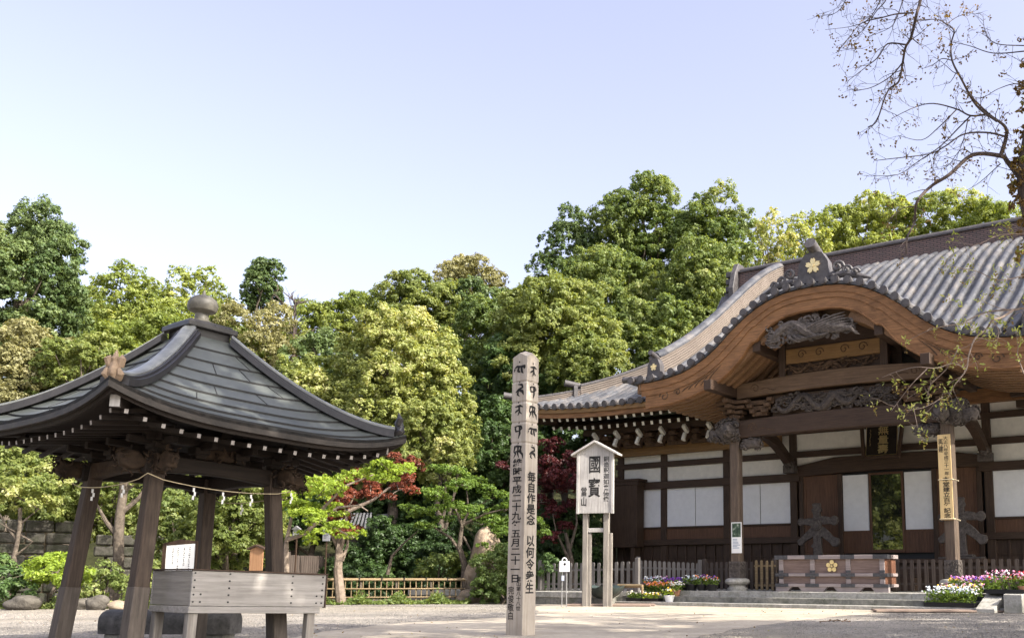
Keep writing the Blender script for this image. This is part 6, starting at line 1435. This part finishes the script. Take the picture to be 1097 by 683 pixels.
# dark plank fence and sloping path with notices, deep in the garden
df0, df1 = at(308, 612, 42), at(352, 608, 45)
picket_fence('plank_fence', 'dark plank fence in the shade behind the pale maple trunk', 'fence', df0[:2], df1[:2], .35, 1.5, 'fence_d', .16, .14, rail=(.2, .8))
for i, (px, py, Yq, lab) in enumerate(((318, 568, 41, 'small white notice with a hood in the dark garden'), (350, 572, 42, 'grey notice sheet with faint lines in the dark garden'))):
    c = at(px, py, Yq); t = thing('garden_notice', lab, 'notice', (c[0], c[1], 0), -.3); z = c[2]; mb = MB(); mb.bx(-.025, .025, .0, .04, 0, z-.2); mb.build('stake', 'dark_z', t)
    mb = MB(); mb.bx(-.18, .18, -.02, 0, z-.28, z+.28 if i else z+.05); mb.build('sheet', plain('dull paper '+'ab'[i], (.30, .31, .33) if i else (.36, .37, .39), .8), t)
    if i:
        mb = MB()
        for k in range(7): mb.bx(-.13, rng.uniform(.0, .13), -.026, -.021, z+.2-.06*k, z+.215-.06*k)
        mb.build('print_lines', 'ink', t)
    else:
        mb = MB(); mb.prism([(-.22, z+.05), (.22, z+.05), (0, z+.2)], (0, -.08, 0), (1, 0, 0), (0, 0, 1), (0, 1, 0), .12); mb.build('hood', plain('grey hood', (.2, .2, .21)), t)
# little tiled roof among the maples
sr = at(383, 558, 43.5); SR = thing('garden_shed', 'small shed with a grey ribbed roof half hidden by the maples', 'shed', (sr[0], sr[1], 0), -.35)
mb = MB(); mb.bx(-.6, .6, .3, 1.6, 0, sr[2]-.3); mb.build('wall', 'fence_d', SR)
mb = MB(); mb.prism([(-.95, sr[2]-.35), (.95, sr[2]-.35), (.75, sr[2]+.38), (-.75, sr[2]+.38)], (0, -.2, 0), (1, 0, .0), (0, .35, 1), (0, 1, 0), .1)
for k in range(9): mb.bar((-.88+.22*k, -.24-.12, sr[2]-.35), (-.70+.175*k, .0, sr[2]+.36), .07, .06)
mb.build('roof', rough_mat('grey shed roof', (.09, .09, .095), (.18, .18, .19), 8), SR)
# ground cover along the bamboo fence and the left rocks
n = 5200; u_ = rng.uniform(0, 1, n); px = 338+u_*166; C = np.array([at(x, 650, Yq)*np.array([1, 1, 0]) for x, Yq in zip(px, 34.2+1.5*u_+rng.normal(0, .35, n))]); C[:, 2] = np.abs(rng.normal(0, .11, n))*(0.3+1.2*np.sin(px*.075+1)**4)+.02
nn = rng.normal(size=(n, 3))*.7+np.array([0, -.3, .8]); nn /= np.linalg.norm(nn, axis=1, keepdims=True)
tag(leaf_mesh('ground_cover', C, nn, .15*rng.uniform(.6, 1.3, n), .07, rng.uniform(.0, .6, n), LM['mid'], None), 'low leafy ground cover at the foot of the bamboo fence', 'ground cover', None, 'stuff')
n = 9000; u_ = rng.uniform(0, 1, n); px = -30+u_*290; C = np.array([at(x, 650, Yq)*np.array([1, 1, 0]) for x, Yq in zip(px, 28.9+.9*u_+np.abs(rng.normal(0, .6, n)))]); C[:, 2] = np.abs(rng.normal(0, .13, n))*(0.4+.8*np.sin(px*.13)**2)+.02
nn = rng.normal(size=(n, 3))*.7+np.array([0, -.3, .7]); nn /= np.linalg.norm(nn, axis=1, keepdims=True)
tag(leaf_mesh('grass_border', C, nn, .15*rng.uniform(.6, 1.4, n), .05, rng.uniform(.1, .9, n), LM['mid'], None), 'grassy border between the gravel and the left rocks', 'grass', None, 'stuff')

n = 420; yy = 14+20*rng.uniform(0, 1, n)**1.2; xx = yy*rng.uniform(-.68, .42, n); l_ = (np.c_[xx, yy]-M)@np.c_[U, N]; k_ = l_[:, 1] < -2.4; C = np.c_[xx, yy, np.full(n, .014)][k_]; n = len(C)
nn = rng.normal(size=(n, 3))*.35+np.array([0, 0, 1.]); nn /= np.linalg.norm(nn, axis=1, keepdims=True)
tag(leaf_mesh('leaf_litter', C, nn, .06*rng.uniform(.5, 1.4, n), .03, rng.uniform(0, 1, n), LM['vine'], None), 'small dry leaves scattered over the forecourt', 'fallen leaves', None, 'stuff')
# ------------------------------------------------------------------ trees outside the frame, behind and right of the camera: they shade the forecourt
SG_ = 'shade trees beside the forecourt'
def shade(x, y, z, r, lab, k=10, cover=.5, leaf=.42, mat='mid'):
    return tree('shade_tree', lab, 'tree', y, world_lumps=lumps_in((x, y, z), r, k, .42), mat=mat, leaf=leaf, cover=cover, group=SG_, base_z=0., nb=6, r0=.3)

shade(4.6, 6.6, 9.8, (3.6, 3.6, 3.0), 'leafy tree over the right side of the forecourt nearest the viewer', 12, .75)
shade(8.6, 9.4, 11.6, (4.2, 4.0, 3.0), 'leafy tree second nearest the viewer on the right', 12, .7)
shade(14.5, 12.0, 9.6, (4.6, 4.2, 3.6), 'leafy tree on the right beyond the two nearest trees', 12, .8)
shade(20.5, 16.0, 9.2, (4.6, 4.6, 3.6), 'leafy tree on the right level with the memorial post', 12, .75)
shade(11.5, 15.5, 12.6, (3.6, 3.4, 1.8), 'thin leafy tree reaching high over the right of the forecourt', 9, .28)
shade(27.0, 21.5, 8.5, (4.2, 4.2, 3.4), 'leafy tree farthest right beside the porch', 10, .45)
shade(-29, 7, 1.8, (7, 5, 2.6), 'low leafy shrub mass far left facing the hall', 12, 1.1, .4, 'olive')
shade(-31, 5, 7.5, (6.5, 6.5, 6.0), 'leafy tree far left facing the hall entrance', 18, 1.1, .4, 'olive')
shade(-38, -3, 9, (7, 7, 7.5), 'tall leafy tree far left behind the one facing the hall', 18, 1.1, .42, 'mid')

# ------------------------------------------------------------------ the near tree whose branches hang into the frame at the upper right
FT_P = at(1150, 640, 15.2)
FT = thing('foreground_tree', 'near bare-branched tree with bronze vine leaves, its twigs hanging over the roof', 'tree', (FT_P[0], FT_P[1], 0))
fo = np.array([FT_P[0], FT_P[1], 0.])
BR = [  # photo polylines, thickness in metres at the thick end, depth
 ([(990, -30), (986, 0), (982, 15), (976, 40), (970, 51), (967, 67), (963, 87), (953, 95), (947, 107), (939, 130), (930, 136)], .055, 14.0),
 ([(979, 14), (961, 15), (945, 19), (923, 25), (910, 40), (896, 57)], .026, 13.8), ([(970, 48), (951, 47), (941, 61), (929, 71), (908, 87)], .028, 14.1),
 ([(967, 67), (954, 82), (933, 94), (913, 97)], .024, 14.3), ([(953, -20), (949, 0), (939, 12), (925, 32), (910, 44)], .022, 13.6),
 ([(947, -20), (943, 0), (931, 20), (914, 28), (884, 32)], .020, 13.7), ([(910, -15), (906, 0), (898, 12), (886, 18)], .018, 13.5), ([(970, -20), (967, 0), (961, 18), (953, 30), (929, 40)], .022, 13.9),
 ([(976, 40), (984, 47), (988, 49)], .02, 14.0),
 ([(982, 22), (1003, 21), (1014, 26), (1022, 33), (1019, 47), (1020, 65), (1030, 85), (1046, 113), (1068, 130)][::-1], .040, 14.6),
 ([(1014, 26), (1026, 18), (1040, 14)], .016, 14.6), ([(1020, 65), (1009, 63), (999, 70), (987, 74)], .018, 14.6),
 ([(1120, 52), (1097, 55), (1064, 57), (1038, 49), (1018, 45)], .026, 14.2), ([(1120, 50), (1097, 49), (1068, 47), (1056, 36), (1053, 16)], .022, 14.0),
 ([(1092, 190), (1079, 173), (1072, 167), (1042, 166), (1017, 187), (997, 200), (982, 217), (980, 237), (972, 254), (971, 272)], .085, 15.0),
 ([(1072, 167), (1078, 146), (1076, 135), (1059, 122), (1037, 100)], .075, 15.0), ([(1059, 122), (1040, 124), (1025, 117), (1000, 111), (980, 115), (955, 127)], .034, 14.9),
 ([(1076, 146), (1057, 142), (1032, 144), (1012, 157), (995, 165), (955, 170), (938, 172)], .034, 14.8), ([(1040, 124), (1027, 137), (1007, 157), (985, 172), (962, 187), (935, 188)], .026, 14.7),
 ([(1037, 127), (1032, 150), (1022, 175)], .02, 14.8), ([(1025, 117), (1005, 137), (987, 150), (962, 145)], .022, 14.9), ([(980, 221), (965, 224), (950, 238)], .024, 15.0), ([(1072, 175), (1050, 195), (1030, 207)], .018, 15.0),
 ([(1042, 166), (1030, 160), (1015, 178), (1000, 182)], .018, 15.0), ([(1110, 100), (1090, 90), (1070, 95), (1050, 105), (1030, 98)], .02, 14.4),
]
LOW = [
 ([(1125, 318), (1097, 330), (1058, 334), (1032, 345)], .045, 14.0), ([(1085, 332), (1073, 340), (1063, 343), (1057, 352), (1045, 362), (1038, 380), (1035, 396), (1023, 412), (1016, 425)], .040, 13.6),
 ([(1035, 396), (1022, 389), (1003, 394), (981, 393), (960, 398), (945, 404)], .020, 13.4), ([(1027, 372), (1022, 382), (1013, 396), (997, 412), (993, 426)], .020, 13.5), ([(993, 395), (978, 410), (966, 425), (955, 440)], .016, 13.3),
 ([(1120, 245), (1097, 250), (1070, 252), (1045, 262), (1020, 258)], .022, 14.2), ([(1120, 290), (1097, 295), (1070, 300), (1045, 290), (1010, 284)], .022, 14.0), ([(1010, 425), (990, 436), (965, 440)], .012, 13.4),
 ([(1063, 343), (1070, 355), (1066, 372)], .014, 13.6), ([(1040, 345), (1000, 352), (970, 366)], .016, 13.7), ([(1097, 400), (1090, 378), (1095, 362)], .02, 13.3),
]
def spline(P, n=5):
    P = np.array(P, float); out = []
    for i in range(len(P)-1):
        p0, p1, p2, p3 = P[max(i-1, 0)], P[i], P[i+1], P[min(i+2, len(P)-1)]
        for k in range(n):
            t = k/n; out.append(.5*((2*p1)+(-p0+p2)*t+(2*p0-5*p1+4*p2-p3)*t*t+(-p0+3*p1-3*p2+p3)*t**3))
    out.append(P[-1]); return np.array(out)
mb = MB(); tips = []; ltips = []
def grow(mb, P, R, depth, store, dens):
    """side twigs along a branch path"""
    n = len(P)
    for i in range(2, n-1):
        if rng.uniform() > dens: continue
        t = P[min(i+1, n-1)]-P[i-1]; t /= np.linalg.norm(t)+1e-9
        d = t*.7+rng.normal(0, .75, 3); d[2] -= .10; d /= np.linalg.norm(d); L = rng.uniform(.12, .42)*(1.2 if depth else .6)
        Q = [P[i]]
        for q in range(4): d = d+rng.normal(0, .22, 3); d /= np.linalg.norm(d); Q.append(Q[-1]+d*L/4)
        r = max(.0035, min(R[i]*.5, .008)); mb.tube(Q, [r, r*.8, r*.65, r*.5, r*.35], 5)
        store.append(Q[-1]); 
        if depth: grow(mb, spline(Q, 2), [r]*20, depth-1, store, dens*.55)
def branch_set(SET, store, dens):
    for pl_, w_, Yb in SET:
        W3 = [at(x, y, Yb+rng.uniform(-.12, .12)+.5*i/len(pl_)*rng.choice([-1, 1]))-fo for i, (x, y) in enumerate(pl_)]
        P = spline(W3); R = [w_/2*(1-.72*i/(len(P)-1)) for i in range(len(P))]; mb.tube(P, R, 7); store.append(P[-1]); grow(mb, P, R, 1, store, dens)
branch_set(BR, tips, .62); 
trunk = [at(1150, 660, 15.2)-fo, at(1142, 480, 15.2)-fo, at(1128, 340, 15.2)-fo, at(1111, 255, 15.1)-fo, at(1097, 192, 15.0)-fo, at(1108, 110, 14.8)-fo, at(1112, 20, 14.6)-fo, at(1120, -80, 14.4)-fo]; trunk[0][2] = -.05
mb.tube(spline(trunk), list(np.linspace(.20, .05, len(spline(trunk)))), 10)
mb.build('trunk', 'twig', FT, True)
mb = MB(); branch_set(LOW, ltips, .34); mb.build('hanging_branches', rough_mat('bark painted pale as sunlit', (.16, .12, .10), (.34, .27, .22), 12, .9, .3, .01), FT, True)  # sunlight on the low branches is painted in as paler bark
# brown seed tassels and buds on some twig ends
Cc, Nn = [], []
for p_ in tips:
    if rng.uniform() < .62: continue
    k = rng.integers(2, 7); Cc += list(p_+rng.normal(0, .03, (k, 3))+np.array([0, 0, -.03])); 
Cc = np.array(Cc); nn = rng.normal(size=Cc.shape); nn /= np.linalg.norm(nn, axis=1, keepdims=True)
leaf_mesh('buds', Cc, nn, .05*rng.uniform(.6, 1.4, len(Cc)), .032, rng.uniform(0, .8, len(Cc)), LM['vine'], FT)
Cc = []; Tt = []
for p_ in ltips+[p for p in ltips if rng.uniform() < .4]:
    k = rng.integers(2, 6); Cc += list(p_+rng.normal(0, .042, (k, 3))); Tt += list(rng.uniform(.3, 1, k))
Cc = np.array(Cc); nn = rng.normal(size=Cc.shape)+np.array([0, -.3, .6]); nn /= np.linalg.norm(nn, axis=1, keepdims=True)
leaf_mesh('young_leaves', Cc, nn, .080*rng.uniform(.6, 1.3, len(Cc)), .028, np.array(Tt), LM['lime'], FT)
Cc = []
for p_ in ltips:
    if rng.uniform() < .55: continue
    for q in range(rng.integers(4, 10)): Cc.append(p_+np.array([rng.normal(0, .02), rng.normal(0, .02), -.02*q-.02]))
Cc = np.array(Cc); nn = rng.normal(size=Cc.shape); nn /= np.linalg.norm(nn, axis=1, keepdims=True)
leaf_mesh('flower_tassels', Cc, nn, .045, .03, rng.uniform(.4, 1, len(Cc)), LM['vine'], FT)
VL = [(at(x+4, y, 15.0)-fo, (r*.72, r*.72, r*.95)) for x, y, r in ((1096, 70, .14), (1094, 95, .18), (1098, 120, .2), (1094, 145, .2), (1092, 170, .24), (1087, 195, .26), (1095, 215, .26), (1084, 205, .16), (1099, 245, .26), (1099, 275, .24), (1102, 300, .2), (1095, 180, .22))]
C, Nv, Tv = crown_points(VL, .075, .6, .4, .6); leaf_mesh('vine_leaves', C, Nv, .09*rng.uniform(.7, 1.3, len(C)), .05, Tv, LM['vine'], FT)
print('LEAVES', NLEAF[0])
